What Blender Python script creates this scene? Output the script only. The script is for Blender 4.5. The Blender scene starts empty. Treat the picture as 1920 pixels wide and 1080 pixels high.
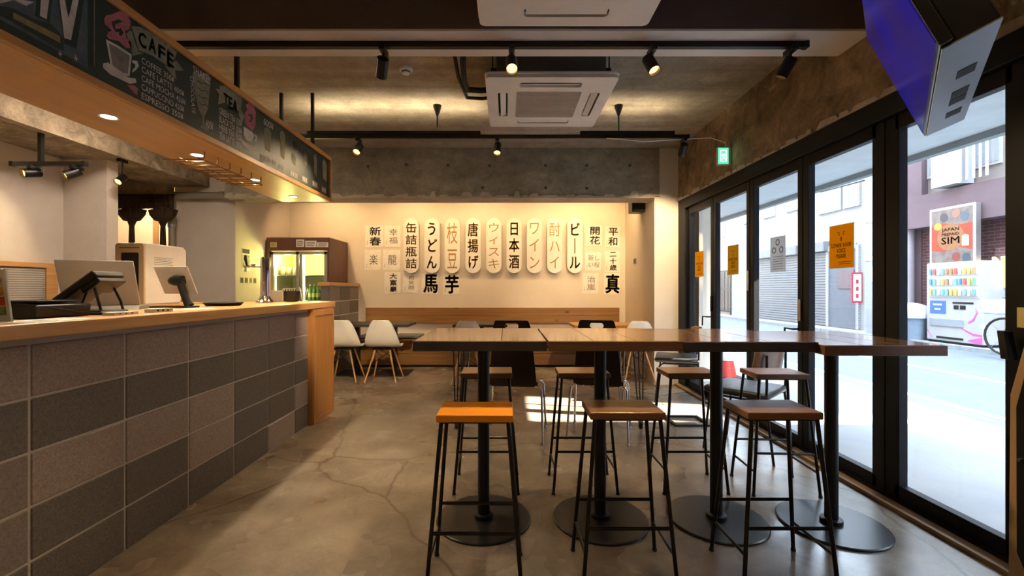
import bpy, bmesh, math, random
from mathutils import Vector, Matrix
random.seed(7)
scene = bpy.context.scene
COL = scene.collection
PI = math.pi
F = 822.0            # focal length in pixels of a 1920 wide frame
CAMH = 1.20

# ------------------------------------------------------------------ camera
cam = bpy.data.cameras.new('camera')
cam.sensor_width = 36.0
cam.lens = F / 1920 * 36.0
cam.shift_x = 10 / 1920
cam.shift_y = 1 / 1920
cam.clip_start = 0.05
cam.clip_end = 200
camo = bpy.data.objects.new('camera', cam)
camo.location = (0, 0, CAMH)
camo.rotation_euler = (PI / 2, 0, 0)
COL.objects.link(camo)
scene.camera = camo

# ------------------------------------------------------------------ world, sun, exposure
world = bpy.data.worlds.new('sky')
scene.world = world
world.use_nodes = True
wn = world.node_tree.nodes
bg = wn['Background']
bg.inputs[0].default_value = (0.70, 0.84, 1.0, 1)
bg.inputs[1].default_value = 9.5
sun = bpy.data.lights.new('sun', 'SUN')
sun.energy = 50
sun.angle = 0.009
sun.color = (1.0, 0.93, 0.82)
suno = bpy.data.objects.new('sun', sun)
COL.objects.link(suno)
SUN_DIR = Vector((-1.0, 0.20, -0.64)).normalized()
suno.rotation_euler = SUN_DIR.to_track_quat('-Z', 'Y').to_euler()
suno.location = (20, -4, 14)
scene.view_settings.view_transform = 'Standard'
scene.view_settings.look = 'None'
scene.view_settings.gamma = 1.0
scene.view_settings.use_curve_mapping = False
scene.view_settings.exposure = 0.76
scene.cycles.max_bounces = 8
scene.cycles.transparent_max_bounces = 12
scene.cycles.sample_clamp_indirect = 6.0
scene.cycles.caustics_reflective = False
scene.cycles.caustics_refractive = False
SPOT_W = 60.0

# ------------------------------------------------------------------ helpers
def W(px, py, Y):
    """world point on the plane Y seen at a pixel of the photograph"""
    return Vector(((px - 950) * Y / F, Y, CAMH - (py - 541) * Y / F))

class MB:
    def __init__(s):
        s.v = []; s.f = []
    def add(s, vs, fs):
        b = len(s.v)
        s.v += [tuple(p) for p in vs]
        s.f += [tuple(i + b for i in f) for f in fs]
        return s
    def box(s, x0, x1, y0, y1, z0, z1, M=None):
        vs = [(x0,y0,z0),(x1,y0,z0),(x1,y1,z0),(x0,y1,z0),(x0,y0,z1),(x1,y0,z1),(x1,y1,z1),(x0,y1,z1)]
        if M: vs = [M @ Vector(p) for p in vs]
        return s.add(vs, [(0,3,2,1),(4,5,6,7),(0,1,5,4),(1,2,6,5),(2,3,7,6),(3,0,4,7)])
    def cyl(s, p0, p1, r0, r1=None, n=12):
        r1 = r0 if r1 is None else r1
        p0 = Vector(p0); p1 = Vector(p1)
        d = (p1 - p0).normalized()
        a = d.orthogonal().normalized(); b = d.cross(a)
        vs = []
        for p, r in ((p0, r0), (p1, r1)):
            for i in range(n):
                t = 2 * PI * i / n
                vs.append(p + (a * math.cos(t) + b * math.sin(t)) * r)
        fs = [(i, (i + 1) % n, n + (i + 1) % n, n + i) for i in range(n)]
        fs.append(tuple(range(n - 1, -1, -1))); fs.append(tuple(range(n, 2 * n)))
        return s.add(vs, fs)
    def tube(s, pts, r, n=8):
        pts = [Vector(p) for p in pts]
        rings = []
        prev = None
        for i, p in enumerate(pts):
            d = (pts[min(i + 1, len(pts) - 1)] - pts[max(i - 1, 0)]).normalized()
            a = d.orthogonal().normalized() if prev is None else (prev - d * prev.dot(d)).normalized()
            prev = a
            b = d.cross(a)
            rr = r[i] if isinstance(r, (list, tuple)) else r
            rings.append([p + (a * math.cos(2*PI*k/n) + b * math.sin(2*PI*k/n)) * rr for k in range(n)])
        vs = [q for R in rings for q in R]
        fs = []
        for i in range(len(pts) - 1):
            for k in range(n):
                fs.append((i*n+k, i*n+(k+1) % n, (i+1)*n+(k+1) % n, (i+1)*n+k))
        fs.append(tuple(range(n - 1, -1, -1))); fs.append(tuple((len(pts)-1)*n + k for k in range(n)))
        return s.add(vs, fs)
    def lathe(s, prof, c=(0, 0, 0), n=20):
        vs = []
        for r, z in prof:
            for k in range(n):
                t = 2 * PI * k / n
                vs.append((c[0] + max(r, 1e-4) * math.cos(t), c[1] + max(r, 1e-4) * math.sin(t), c[2] + z))
        fs = []
        for i in range(len(prof) - 1):
            for k in range(n):
                fs.append((i*n+k, i*n+(k+1) % n, (i+1)*n+(k+1) % n, (i+1)*n+k))
        fs.append(tuple(range(n - 1, -1, -1))); fs.append(tuple((len(prof)-1)*n + k for k in range(n)))
        return s.add(vs, fs)
    def prism(s, poly, fn, a0, a1):
        """poly of 2D points, fn(u, v, a) -> 3D, extruded from a0 to a1"""
        n = len(poly)
        vs = [fn(u, v, a0) for u, v in poly] + [fn(u, v, a1) for u, v in poly]
        fs = [tuple(range(n - 1, -1, -1)), tuple(range(n, 2 * n))]
        fs += [(i, (i + 1) % n, n + (i + 1) % n, n + i) for i in range(n)]
        return s.add(vs, fs)
    def mesh(s, name, mat=None, bevel=0, seg=2, smooth=None, off=(0, 0, 0)):
        me = bpy.data.meshes.new(name)
        o = Vector(off)
        me.from_pydata([tuple(Vector(p) - o) for p in s.v], [], s.f)
        bm = bmesh.new(); bm.from_mesh(me)
        bmesh.ops.recalc_face_normals(bm, faces=bm.faces)
        if bevel:
            es = [e for e in bm.edges if len(e.link_faces) == 2 and e.calc_face_angle(0) > 0.6]
            bmesh.ops.bevel(bm, geom=es, offset=bevel, segments=seg, profile=0.5, affect='EDGES', clamp_overlap=True)
        bm.to_mesh(me); bm.free()
        if smooth:
            me.polygons.foreach_set('use_smooth', [True] * len(me.polygons))
            me.set_sharp_from_angle(angle=math.radians(smooth))
        if mat: me.materials.append(mat)
        return me
    def build(s, name, mat, parent=None, world=False, **k):
        off = (0, 0, 0)
        if world and parent is not None:
            off = wloc(parent)
        return link(name, s.mesh(name, mat, off=off, **k), parent)

def wloc(o):
    v = Vector((0, 0, 0))
    while o is not None:
        v += Vector(o.location); o = o.parent
    return v
def link(name, me, parent=None, loc=None, rot=None):
    o = bpy.data.objects.new(name, me)
    COL.objects.link(o)
    if parent is not None: o.parent = parent
    if loc is not None: o.location = loc
    if rot is not None: o.rotation_euler = rot
    return o
def tag(o, label, cat=None, group=None, kind=None):
    if label: o['label'] = label
    if cat: o['category'] = cat
    if group: o['group'] = group
    if kind: o['kind'] = kind
    return o
def thing(name, label, cat, loc=(0, 0, 0), rz=0, group=None, kind=None):
    o = bpy.data.objects.new(name, None)
    o.empty_display_size = 0.05
    COL.objects.link(o)
    o.location = loc; o.rotation_euler = (0, 0, rz)
    return tag(o, label, cat, group, kind)
def struct(name, mb, mat, label=None, parent=None, **k):
    o = mb.build(name, mat, parent, **k)
    if parent is None: tag(o, label, None, None, 'structure')
    return o
def copy_tree(o, parent=None):
    c = o.copy(); COL.objects.link(c); c.parent = parent
    for ch in list(o.children): copy_tree(ch, c)
    return c
def rrect(w, h, r, n=5, cx=0, cy=0):
    pts = []
    for sx, sy, a0 in ((1, 1, 0), (-1, 1, PI/2), (-1, -1, PI), (1, -1, 1.5*PI)):
        for i in range(n + 1):
            a = a0 + PI/2 * i / n
            pts.append((cx + sx*(w/2 - r) + r*math.cos(a), cy + sy*(h/2 - r) + r*math.sin(a)))
    return pts
AX_BACK = Matrix(((1,0,0),(0,0,-1),(0,1,0)))       # flat art facing -Y (back wall)
AX_LEFT = Matrix(((0,0,1),(1,0,0),(0,1,0)))        # facing +X
AX_RIGHT = Matrix(((0,0,-1),(-1,0,0),(0,1,0)))     # facing -X
AX_UP = Matrix.Identity(3)
def flat(polys, depth=0.001, ax=AX_UP, org=(0, 0, 0)):
    """closed 2D outlines (later ones cut holes) -> solid plate mesh"""
    cu = bpy.data.curves.new('plate', 'CURVE')
    cu.dimensions = '2D'; cu.fill_mode = 'BOTH'; cu.extrude = depth / 2
    for p in polys:
        sp = cu.splines.new('POLY'); sp.points.add(len(p) - 1)
        for i, q in enumerate(p): sp.points[i].co = (q[0], q[1], 0, 1)
        sp.use_cyclic_u = True
    ob = bpy.data.objects.new('plate', cu)
    me = bpy.data.meshes.new_from_object(ob)
    bpy.data.objects.remove(ob); bpy.data.curves.remove(cu)
    M = Matrix.Translation(Vector(org)) @ (ax.to_4x4()) @ Matrix.Translation((0, 0, depth / 2))
    me.transform(M)
    return me
def text(body, w=None, h=None, ax=AX_UP, org=(0, 0, 0), bold=0.0, line=1.0, depth=0.0006, align='CENTER', res=2, shear=0, rot=0):
    cu = bpy.data.curves.new('lettering', 'FONT')
    cu.body = body; cu.resolution_u = res; cu.space_line = line
    cu.align_x = 'CENTER'; cu.shear = shear
    ob = bpy.data.objects.new('lettering', cu)
    me = bpy.data.meshes.new_from_object(ob)
    bpy.data.objects.remove(ob); bpy.data.curves.remove(cu)
    xs = [v.co.x for v in me.vertices]; ys = [v.co.y for v in me.vertices]
    x0, x1, y0, y1 = min(xs), max(xs), min(ys), max(ys)
    sx = w / (x1 - x0) if w else None
    sy = h / (y1 - y0) if h else None
    sx = sx or sy; sy = sy or sx
    cx = {'CENTER': (x0 + x1) / 2, 'LEFT': x0}[align]
    for v in me.vertices:
        v.co = ((v.co.x - cx) * sx, (v.co.y - (y0 + y1) / 2) * sy, depth)
    if bold:                                   # heavier strokes: a few shifted copies in one mesh
        k = bold * sy
        bm = bmesh.new()
        for dx, dy in ((0, 0), (k, 0), (-k, 0), (0, k), (0, -k)):
            me2 = me.copy(); me2.transform(Matrix.Translation((dx, dy, 0))); bm.from_mesh(me2); bpy.data.meshes.remove(me2)
        bm.to_mesh(me); bm.free()
    M = Matrix.Translation(Vector(org)) @ ax.to_4x4() @ Matrix.Rotation(rot, 4, 'Z')
    me.transform(M)
    return me
def put(me, name, mat, parent=None, world=True):
    me.materials.clear(); me.materials.append(mat)
    if parent is not None and world: me.transform(Matrix.Translation(-wloc(parent)))
    return link(name, me, parent)

# ------------------------------------------------------------------ materials
def mat(name, c, rough=0.6, metal=0.0, c2=None, scale=4.0, stretch=(1, 1, 1), detail=5, bump=0.0, bscale=None, spec=0.5, emit=None, es=0.0, ramp=(0.35, 0.65), rvar=0.0, coat=0.0):
    m = bpy.data.materials.new(name); m.use_nodes = True
    nt = m.node_tree; N = nt.nodes; L = nt.links
    b = N['Principled BSDF']
    b.inputs['Base Color'].default_value = (*c, 1)
    b.inputs['Roughness'].default_value = rough
    b.inputs['Metallic'].default_value = metal
    b.inputs['Specular IOR Level'].default_value = spec
    if coat:
        b.inputs['Coat Weight'].default_value = coat; b.inputs['Coat Roughness'].default_value = 0.12
    if emit:
        b.inputs['Emission Color'].default_value = (*emit, 1); b.inputs['Emission Strength'].default_value = es
    if c2 is None and not bump:
        c2 = tuple(x * 0.9 for x in c)
    tc = N.new('ShaderNodeTexCoord'); mp = N.new('ShaderNodeMapping')
    mp.inputs['Scale'].default_value = stretch
    L.new(tc.outputs['Object'], mp.inputs['Vector'])
    nz = N.new('ShaderNodeTexNoise')
    nz.inputs['Scale'].default_value = scale; nz.inputs['Detail'].default_value = detail; nz.inputs['Roughness'].default_value = 0.6
    L.new(mp.outputs['Vector'], nz.inputs['Vector'])
    if c2 is not None:
        rp = N.new('ShaderNodeValToRGB')
        rp.color_ramp.elements[0].position = ramp[0]; rp.color_ramp.elements[1].position = ramp[1]
        rp.color_ramp.elements[0].color = (*c, 1); rp.color_ramp.elements[1].color = (*c2, 1)
        L.new(nz.outputs['Fac'], rp.inputs['Fac'])
        L.new(rp.outputs['Color'], b.inputs['Base Color'])
    if rvar:
        mr = N.new('ShaderNodeMapRange')
        mr.inputs['From Min'].default_value = 0.3; mr.inputs['From Max'].default_value = 0.7
        mr.inputs['To Min'].default_value = max(0.03, rough - rvar); mr.inputs['To Max'].default_value = min(1, rough + rvar)
        L.new(nz.outputs['Fac'], mr.inputs['Value']); L.new(mr.outputs['Result'], b.inputs['Roughness'])
    if bump:
        nb = N.new('ShaderNodeTexNoise'); nb.inputs['Scale'].default_value = bscale or scale * 6; nb.inputs['Detail'].default_value = 4
        L.new(mp.outputs['Vector'], nb.inputs['Vector'])
        bp = N.new('ShaderNodeBump'); bp.inputs['Strength'].default_value = bump; bp.inputs['Distance'].default_value = 0.01
        L.new(nb.outputs['Fac'], bp.inputs['Height']); L.new(bp.outputs['Normal'], b.inputs['Normal'])
    return m

def wood(name, c, c2, axis='X', rough=0.4, scale=3.0, coat=0.0, knots=False, spec=0.5):
    """long grain along the given object axis"""
    m = bpy.data.materials.new(name); m.use_nodes = True
    nt = m.node_tree; N = nt.nodes; L = nt.links; b = N['Principled BSDF']
    tc = N.new('ShaderNodeTexCoord'); mp = N.new('ShaderNodeMapping')
    s = [14.0, 14.0, 14.0]; s['XYZ'.index(axis)] = 1.0
    mp.inputs['Scale'].default_value = s
    L.new(tc.outputs['Object'], mp.inputs['Vector'])
    n1 = N.new('ShaderNodeTexNoise'); n1.inputs['Scale'].default_value = scale; n1.inputs['Detail'].default_value = 8; n1.inputs['Distortion'].default_value = 0.6
    L.new(mp.outputs['Vector'], n1.inputs['Vector'])
    rp = N.new('ShaderNodeValToRGB'); rp.color_ramp.elements[0].position = 0.3; rp.color_ramp.elements[1].position = 0.72
    rp.color_ramp.elements[0].color = (*c, 1); rp.color_ramp.elements[1].color = (*c2, 1)
    L.new(n1.outputs['Fac'], rp.inputs['Fac'])
    out = rp.outputs['Color']
    if knots:
        vo = N.new('ShaderNodeTexVoronoi'); vo.inputs['Scale'].default_value = 3.2
        mp2 = N.new('ShaderNodeMapping'); mp2.inputs['Scale'].default_value = (0.8, 1.6, 1.6)
        L.new(tc.outputs['Object'], mp2.inputs['Vector']); L.new(mp2.outputs['Vector'], vo.inputs['Vector'])
        kr = N.new('ShaderNodeValToRGB'); kr.color_ramp.elements[0].position = 0.04; kr.color_ramp.elements[1].position = 0.13
        kr.color_ramp.elements[0].color = (0.25, 0.12, 0.05, 1); kr.color_ramp.elements[1].color = (1, 1, 1, 1)
        L.new(vo.outputs['Distance'], kr.inputs['Fac'])
        mx = N.new('ShaderNodeMixRGB'); mx.blend_type = 'MULTIPLY'; mx.inputs[0].default_value = 1
        L.new(out, mx.inputs[1]); L.new(kr.outputs['Color'], mx.inputs[2]); out = mx.outputs[0]
    L.new(out, b.inputs['Base Color'])
    b.inputs['Roughness'].default_value = rough
    b.inputs['Specular IOR Level'].default_value = spec
    if coat:
        b.inputs['Coat Weight'].default_value = coat; b.inputs['Coat Roughness'].default_value = 0.08
    bp = N.new('ShaderNodeBump'); bp.inputs['Strength'].default_value = 0.12; bp.inputs['Distance'].default_value = 0.004
    L.new(n1.outputs['Fac'], bp.inputs['Height']); L.new(bp.outputs['Normal'], b.inputs['Normal'])
    return m

def concrete(name, c, c2, dark, boards=None, patch=None, rough=0.85, bump=0.35, cracks=False, rmin=None, soft=False, mottle=0.0):
    m = bpy.data.materials.new(name); m.use_nodes = True
    nt = m.node_tree; N = nt.nodes; L = nt.links; b = N['Principled BSDF']
    tc = N.new('ShaderNodeTexCoord')
    def noise(scale, detail=6, rough_=0.6, st=(1, 1, 1), dist=0.0):
        mp = N.new('ShaderNodeMapping'); mp.inputs['Scale'].default_value = st
        L.new(tc.outputs['Object'], mp.inputs['Vector'])
        n = N.new('ShaderNodeTexNoise'); n.inputs['Scale'].default_value = scale; n.inputs['Detail'].default_value = detail
        n.inputs['Roughness'].default_value = rough_; n.inputs['Distortion'].default_value = dist
        L.new(mp.outputs['Vector'], n.inputs['Vector']); return n.outputs['Fac']
    def ramp(src, p0, p1, a, bb):
        r = N.new('ShaderNodeValToRGB'); r.color_ramp.elements[0].position = p0; r.color_ramp.elements[1].position = p1
        r.color_ramp.elements[0].color = (*a, 1); r.color_ramp.elements[1].color = (*bb, 1)
        L.new(src, r.inputs['Fac']); return r.outputs['Color']
    def mix(f, a, bb, mode='MIX'):
        x = N.new('ShaderNodeMixRGB'); x.blend_type = mode
        if isinstance(f, float): x.inputs[0].default_value = f
        else: L.new(f, x.inputs[0])
        L.new(a, x.inputs[1]); L.new(bb, x.inputs[2]); return x.outputs[0]
    big = noise(0.9, 5, 0.55, dist=0.0 if soft else 0.3)
    col = ramp(big, 0.32, 0.68, c, c2)
    stain = ramp(noise(2.6, 4 if soft else 8, 0.5 if soft else 0.7, dist=0.0 if soft else 0.4), 0.42, 0.80, (1, 1, 1), dark)
    col = mix(0.7, col, stain, 'MULTIPLY')
    fine = ramp(noise(45, 4, 0.7), 0.3, 0.7, (0.78, 0.78, 0.78), (1.15, 1.15, 1.15))
    col = mix(0.7, col, fine, 'MULTIPLY')
    hgt = noise(30, 6, 0.7)
    if mottle:
        col = mix(mottle, col, ramp(noise(5.5, 7, 0.7, dist=0.6), 0.35, 0.66, (0.35, 0.32, 0.28), (1.5, 1.45, 1.35)), 'MULTIPLY')
    if boards:
        st = noise(2.2, 5, 0.6, boards)
        col = mix(0.42, col, ramp(st, 0.35, 0.68, (0.55, 0.55, 0.55), (1.25, 1.25, 1.25)), 'MULTIPLY')
    if patch:
        p = ramp(noise(3.4, 9, 0.75, dist=0.5), 0.60, 0.66, (0, 0, 0), (1, 1, 1))
        rgb = N.new('ShaderNodeRGB'); rgb.outputs[0].default_value = (*patch, 1)
        col = mix(p, col, rgb.outputs[0])
    if cracks:
        vo = N.new('ShaderNodeTexVoronoi'); vo.feature = 'DISTANCE_TO_EDGE'; vo.inputs['Scale'].default_value = 0.5
        wob = N.new('ShaderNodeVectorMath'); wob.operation = 'ADD'
        nn = N.new('ShaderNodeTexNoise'); nn.inputs['Scale'].default_value = 1.8; nn.inputs['Detail'].default_value = 4
        L.new(tc.outputs['Object'], nn.inputs['Vector'])
        sc_ = N.new('ShaderNodeVectorMath'); sc_.operation = 'SCALE'; sc_.inputs['Scale'].default_value = 0.22
        L.new(nn.outputs['Color'], sc_.inputs[0]); L.new(tc.outputs['Object'], wob.inputs[0]); L.new(sc_.outputs[0], wob.inputs[1])
        L.new(wob.outputs[0], vo.inputs['Vector'])
        col = mix(0.75, col, ramp(vo.outputs['Distance'], 0.0015, 0.005, (0.25, 0.2, 0.16), (1, 1, 1)), 'MULTIPLY')
    L.new(col, b.inputs['Base Color'])
    b.inputs['Roughness'].default_value = rough
    if rmin is not None:
        mr = N.new('ShaderNodeMapRange'); mr.inputs['From Min'].default_value = 0.3; mr.inputs['From Max'].default_value = 0.7
        mr.inputs['To Min'].default_value = rmin; mr.inputs['To Max'].default_value = rough
        L.new(noise(1.7, 3, 0.5), mr.inputs['Value']); L.new(mr.outputs['Result'], b.inputs['Roughness'])
    bp = N.new('ShaderNodeBump'); bp.inputs['Strength'].default_value = bump; bp.inputs['Distance'].default_value = 0.01
    L.new(hgt, bp.inputs['Height']); L.new(bp.outputs['Normal'], b.inputs['Normal'])
    return m

def emitter(name, c, s):
    m = bpy.data.materials.new(name); m.use_nodes = True
    nt = m.node_tree; N = nt.nodes
    N.remove(N['Principled BSDF'])
    e = N.new('ShaderNodeEmission'); e.inputs[0].default_value = (*c, 1); e.inputs[1].default_value = s
    nt.links.new(e.outputs[0], N['Material Output'].inputs[0])
    return m
def glassmat(name, tint=(0.97, 0.99, 1.0), refl=0.06, rough=0.02):
    m = bpy.data.materials.new(name); m.use_nodes = True
    nt = m.node_tree; N = nt.nodes; L = nt.links
    N.remove(N['Principled BSDF'])
    t = N.new('ShaderNodeBsdfTransparent'); t.inputs[0].default_value = (*tint, 1)
    g = N.new('ShaderNodeBsdfGlossy'); g.inputs['Roughness'].default_value = rough
    lw = N.new('ShaderNodeLayerWeight'); lw.inputs['Blend'].default_value = 0.5
    pw = N.new('ShaderNodeMath'); pw.operation = 'POWER'; pw.inputs[1].default_value = 5.0
    L.new(lw.outputs['Facing'], pw.inputs[0])
    fr = N.new('ShaderNodeMath'); fr.operation = 'MULTIPLY_ADD'; fr.inputs[1].default_value = 0.45; fr.inputs[2].default_value = 0.025
    L.new(pw.outputs[0], fr.inputs[0])
    mx = N.new('ShaderNodeMixShader')
    L.new(fr.outputs[0], mx.inputs[0]); L.new(t.outputs[0], mx.inputs[1]); L.new(g.outputs[0], mx.inputs[2])
    L.new(mx.outputs[0], N['Material Output'].inputs[0])
    return m
def translucent(m, f=0.5):
    nt = m.node_tree; N = nt.nodes; L = nt.links; b = N['Principled BSDF']
    t = N.new('ShaderNodeBsdfTranslucent'); mx = N.new('ShaderNodeMixShader'); mx.inputs[0].default_value = f
    if b.inputs['Base Color'].is_linked: L.new(b.inputs['Base Color'].links[0].from_socket, t.inputs[0])
    else: t.inputs[0].default_value = b.inputs['Base Color'].default_value
    L.new(b.outputs[0], mx.inputs[1]); L.new(t.outputs[0], mx.inputs[2]); L.new(mx.outputs[0], N['Material Output'].inputs[0])
    return m
def brickmat(name, c, c2, mortar, w=0.22, h=0.065, ax='YZ'):
    m = bpy.data.materials.new(name); m.use_nodes = True
    nt = m.node_tree; N = nt.nodes; L = nt.links; b = N['Principled BSDF']
    tc = N.new('ShaderNodeTexCoord'); sp = N.new('ShaderNodeSeparateXYZ'); cb = N.new('ShaderNodeCombineXYZ')
    L.new(tc.outputs['Object'], sp.inputs[0]); L.new(sp.outputs[ax[0]], cb.inputs['X']); L.new(sp.outputs[ax[1]], cb.inputs['Y'])
    br = N.new('ShaderNodeTexBrick')
    br.inputs['Color1'].default_value = (*c, 1); br.inputs['Color2'].default_value = (*c2, 1); br.inputs['Mortar'].default_value = (*mortar, 1)
    br.inputs['Scale'].default_value = 1.0; br.inputs['Brick Width'].default_value = w; br.inputs['Row Height'].default_value = h
    br.inputs['Mortar Size'].default_value = 0.008
    L.new(cb.outputs[0], br.inputs['Vector']); L.new(br.outputs['Color'], b.inputs['Base Color'])
    b.inputs['Roughness'].default_value = 0.85
    return m

m_floor = concrete('floor_concrete', (0.145, 0.106, 0.070), (0.33, 0.285, 0.235), (0.46, 0.38, 0.29), rough=0.40, bump=0.06, cracks=True, rmin=0.14, soft=True, mottle=0.32)
m_ceil = concrete('board_formed_concrete', (0.30, 0.26, 0.195), (0.46, 0.405, 0.315), (0.55, 0.45, 0.36), boards=(0.25, 5, 1), bump=0.3, mottle=0.3)
m_lintel = concrete('lintel_concrete', (0.25, 0.235, 0.175), (0.42, 0.385, 0.30), (0.5, 0.47, 0.4), boards=(0.8, 1, 3), bump=0.35, mottle=0.35)
m_rawwall = concrete('rough_concrete', (0.22, 0.16, 0.095), (0.40, 0.305, 0.195), (0.5, 0.4, 0.3), patch=(0.42, 0.34, 0.23), bump=1.0, mottle=0.75)
m_kbeam = concrete('kitchen_beam_concrete', (0.26, 0.21, 0.15), (0.42, 0.35, 0.27), (0.45, 0.36, 0.28), patch=(0.5, 0.42, 0.33), bump=1.0, mottle=0.7)
m_spall = concrete('spalled_concrete', (0.42, 0.36, 0.29), (0.66, 0.58, 0.48), (0.5, 0.42, 0.33), bump=1.0)
m_beamface = mat('dark_beam_face', (0.15, 0.115, 0.10), 0.8, c2=(0.105, 0.082, 0.072), scale=2.0, bump=0.25, bscale=60)
m_beamlow = mat('lit_beam_underside', (0.80, 0.75, 0.70), 0.8, c2=(0.70, 0.65, 0.60), scale=1.5, bump=0.15, bscale=50)  # lamplight on the beam's underside put into the colour
m_plaster = mat('white_plaster', (0.76, 0.69, 0.60), 0.85, c2=(0.71, 0.64, 0.55), scale=2.5, bump=0.12, bscale=70)
m_kplaster = mat('kitchen_wallpaper', (0.68, 0.62, 0.56), 0.85, c2=(0.62, 0.56, 0.505), scale=2.0, bump=0.3, bscale=90)
m_white = mat('white_plastic', (0.85, 0.84, 0.81), 0.4)
m_cream = mat('cream_plastic', (0.80, 0.74, 0.65), 0.4)
m_shell = mat('white_shell_plastic', (0.78, 0.77, 0.73), 0.35)
m_black = mat('black_metal', (0.008, 0.008, 0.009), 0.4, metal=0.0, spec=0.35)
m_steel = mat('dark_steel', (0.045, 0.04, 0.037), 0.32, metal=0.85, c2=(0.025, 0.022, 0.02), scale=8)
m_base = mat('black_base_plate', (0.02, 0.0185, 0.018), 0.3, metal=0.3, c2=(0.028, 0.026, 0.025), scale=3)
m_chrome = mat('chrome', (0.82, 0.81, 0.79), 0.12, metal=1.0)
m_wire = mat('tarnished_wire', (0.34, 0.24, 0.15), 0.4, metal=0.8)
m_alum = mat('aluminium', (0.62, 0.61, 0.58), 0.35, metal=0.9)
m_frame = mat('black_door_frame', (0.006, 0.0065, 0.008), 0.5, spec=0.18)
m_plast = mat('black_plastic', (0.009, 0.009, 0.0095), 0.4, spec=0.3)
m_rubber = mat('rubber', (0.02, 0.02, 0.02), 0.8)
m_counter = wood('counter_wood', (0.50, 0.255, 0.082), (0.66, 0.38, 0.15), 'Y', 0.3, 1.6)
m_endpanel = wood('end_panel_wood', (0.38, 0.17, 0.048), (0.48, 0.24, 0.078), 'Z', 0.38, 1.6)
m_soffit = wood('soffit_plywood', (0.62, 0.335, 0.075), (0.72, 0.415, 0.11), 'Y', 0.35, 1.0)
m_frwood = wood('board_frame_wood', (0.60, 0.28, 0.075), (0.70, 0.37, 0.12), 'Y', 0.42, 1.6)
m_table = wood('table_wood', (0.135, 0.056, 0.021), (0.25, 0.118, 0.046), 'X', 0.22, 1.5, coat=0.8)
m_table2 = wood('table_wood_lighter', (0.165, 0.075, 0.027), (0.30, 0.15, 0.058), 'X', 0.22, 1.5, coat=0.8)
m_tedge = mat('dark_table_edge', (0.03, 0.028, 0.03), 0.45, c2=(0.05, 0.042, 0.04), scale=12)
m_tedge2 = wood('brown_table_edge', (0.14, 0.06, 0.027), (0.23, 0.11, 0.05), 'X', 0.4, 2)
m_stoolo = wood('orange_seat_wood', (0.78, 0.265, 0.004), (0.88, 0.33, 0.006), 'X', 0.5, 1.5, spec=0.25)
m_stoolb = wood('brown_seat_wood', (0.15, 0.066, 0.026), (0.235, 0.108, 0.043), 'X', 0.33, 1.5)
m_bench = wood('bench_pine', (0.24, 0.115, 0.036), (0.34, 0.185, 0.066), 'X', 0.45, 1.2, knots=True)
m_lowtab = wood('pale_table_wood', (0.46, 0.22, 0.07), (0.58, 0.31, 0.11), 'X', 0.35, 1.2)
m_dowel = wood('dowel_wood', (0.50, 0.26, 0.10), (0.62, 0.36, 0.15), 'Z', 0.4, 1.5)
m_wenge = wood('dark_plywood', (0.012, 0.005, 0.006), (0.022, 0.009, 0.010), 'Z', 0.28, 1.5)
m_bentply = wood('walnut_plywood', (0.21, 0.10, 0.048), (0.33, 0.17, 0.085), 'X', 0.35, 1.5)
m_leather = mat('black_leather', (0.03, 0.03, 0.032), 0.38, bump=0.15, bscale=150)
m_greyfab = mat('grey_cushion_fabric', (0.16, 0.165, 0.17), 0.85, bump=0.3, bscale=200)
m_mortar = mat('mortar', (0.44, 0.40, 0.365), 0.9, bump=0.3, bscale=90)
m_blk_p = mat('pinkish_block', (0.335, 0.272, 0.255), 0.88, c2=(0.235, 0.19, 0.178), scale=130, detail=2, bump=0.22, bscale=320)
m_blk_d = mat('grey_block', (0.15, 0.133, 0.122), 0.88, c2=(0.098, 0.087, 0.08), scale=130, detail=2, bump=0.22, bscale=320)
m_blk_m = mat('mid_block', (0.235, 0.198, 0.185), 0.88, c2=(0.16, 0.137, 0.128), scale=130, detail=2, bump=0.22, bscale=320)
m_chalkb = mat('chalkboard', (0.012, 0.032, 0.024), 0.6, c2=(0.02, 0.045, 0.036), scale=3)
m_ck_w = mat('chalk_white', (0.80, 0.77, 0.71), 0.9, c2=(0.55, 0.54, 0.50), scale=25)
m_ck_g = mat('chalk_grey', (0.30, 0.28, 0.25), 0.9, c2=(0.20, 0.19, 0.17), scale=25)
m_ck_p = mat('chalk_pink', (0.52, 0.19, 0.23), 0.9, c2=(0.38, 0.12, 0.15), scale=25)
m_ck_c = mat('chalk_cream', (0.30, 0.30, 0.22), 0.9, c2=(0.20, 0.21, 0.15), scale=25)
m_ck_b = mat('chalk_blue', (0.11, 0.16, 0.19), 0.9, c2=(0.065, 0.10, 0.125), scale=14)
m_ck_y = mat('chalk_yellow', (0.33, 0.30, 0.13), 0.9, c2=(0.23, 0.21, 0.1), scale=25)
m_glass = glassmat('door_glass')
m_gold = mat('ochre_lettering', (0.37, 0.22, 0.055), 0.5)
m_ink = mat('black_ink', (0.02, 0.016, 0.018), 0.7)
m_inkg = mat('grey_ink', (0.13, 0.11, 0.10), 0.7)
m_paper = mat('rice_paper', (0.88, 0.85, 0.80), 0.85, c2=(0.80, 0.76, 0.70), scale=12)
m_plate = mat('sign_plate', (0.86, 0.84, 0.79), 0.45)
m_white_p = mat('white_paper', (0.85, 0.84, 0.80), 0.8)
m_dark = mat('dark_void', (0.015, 0.013, 0.012), 0.8)
m_lamp = emitter('warm_bulb', (1.0, 0.52, 0.11), 4.0)
m_down = emitter('downlight_glow', (1.0, 0.88, 0.68), 8.0)

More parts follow.
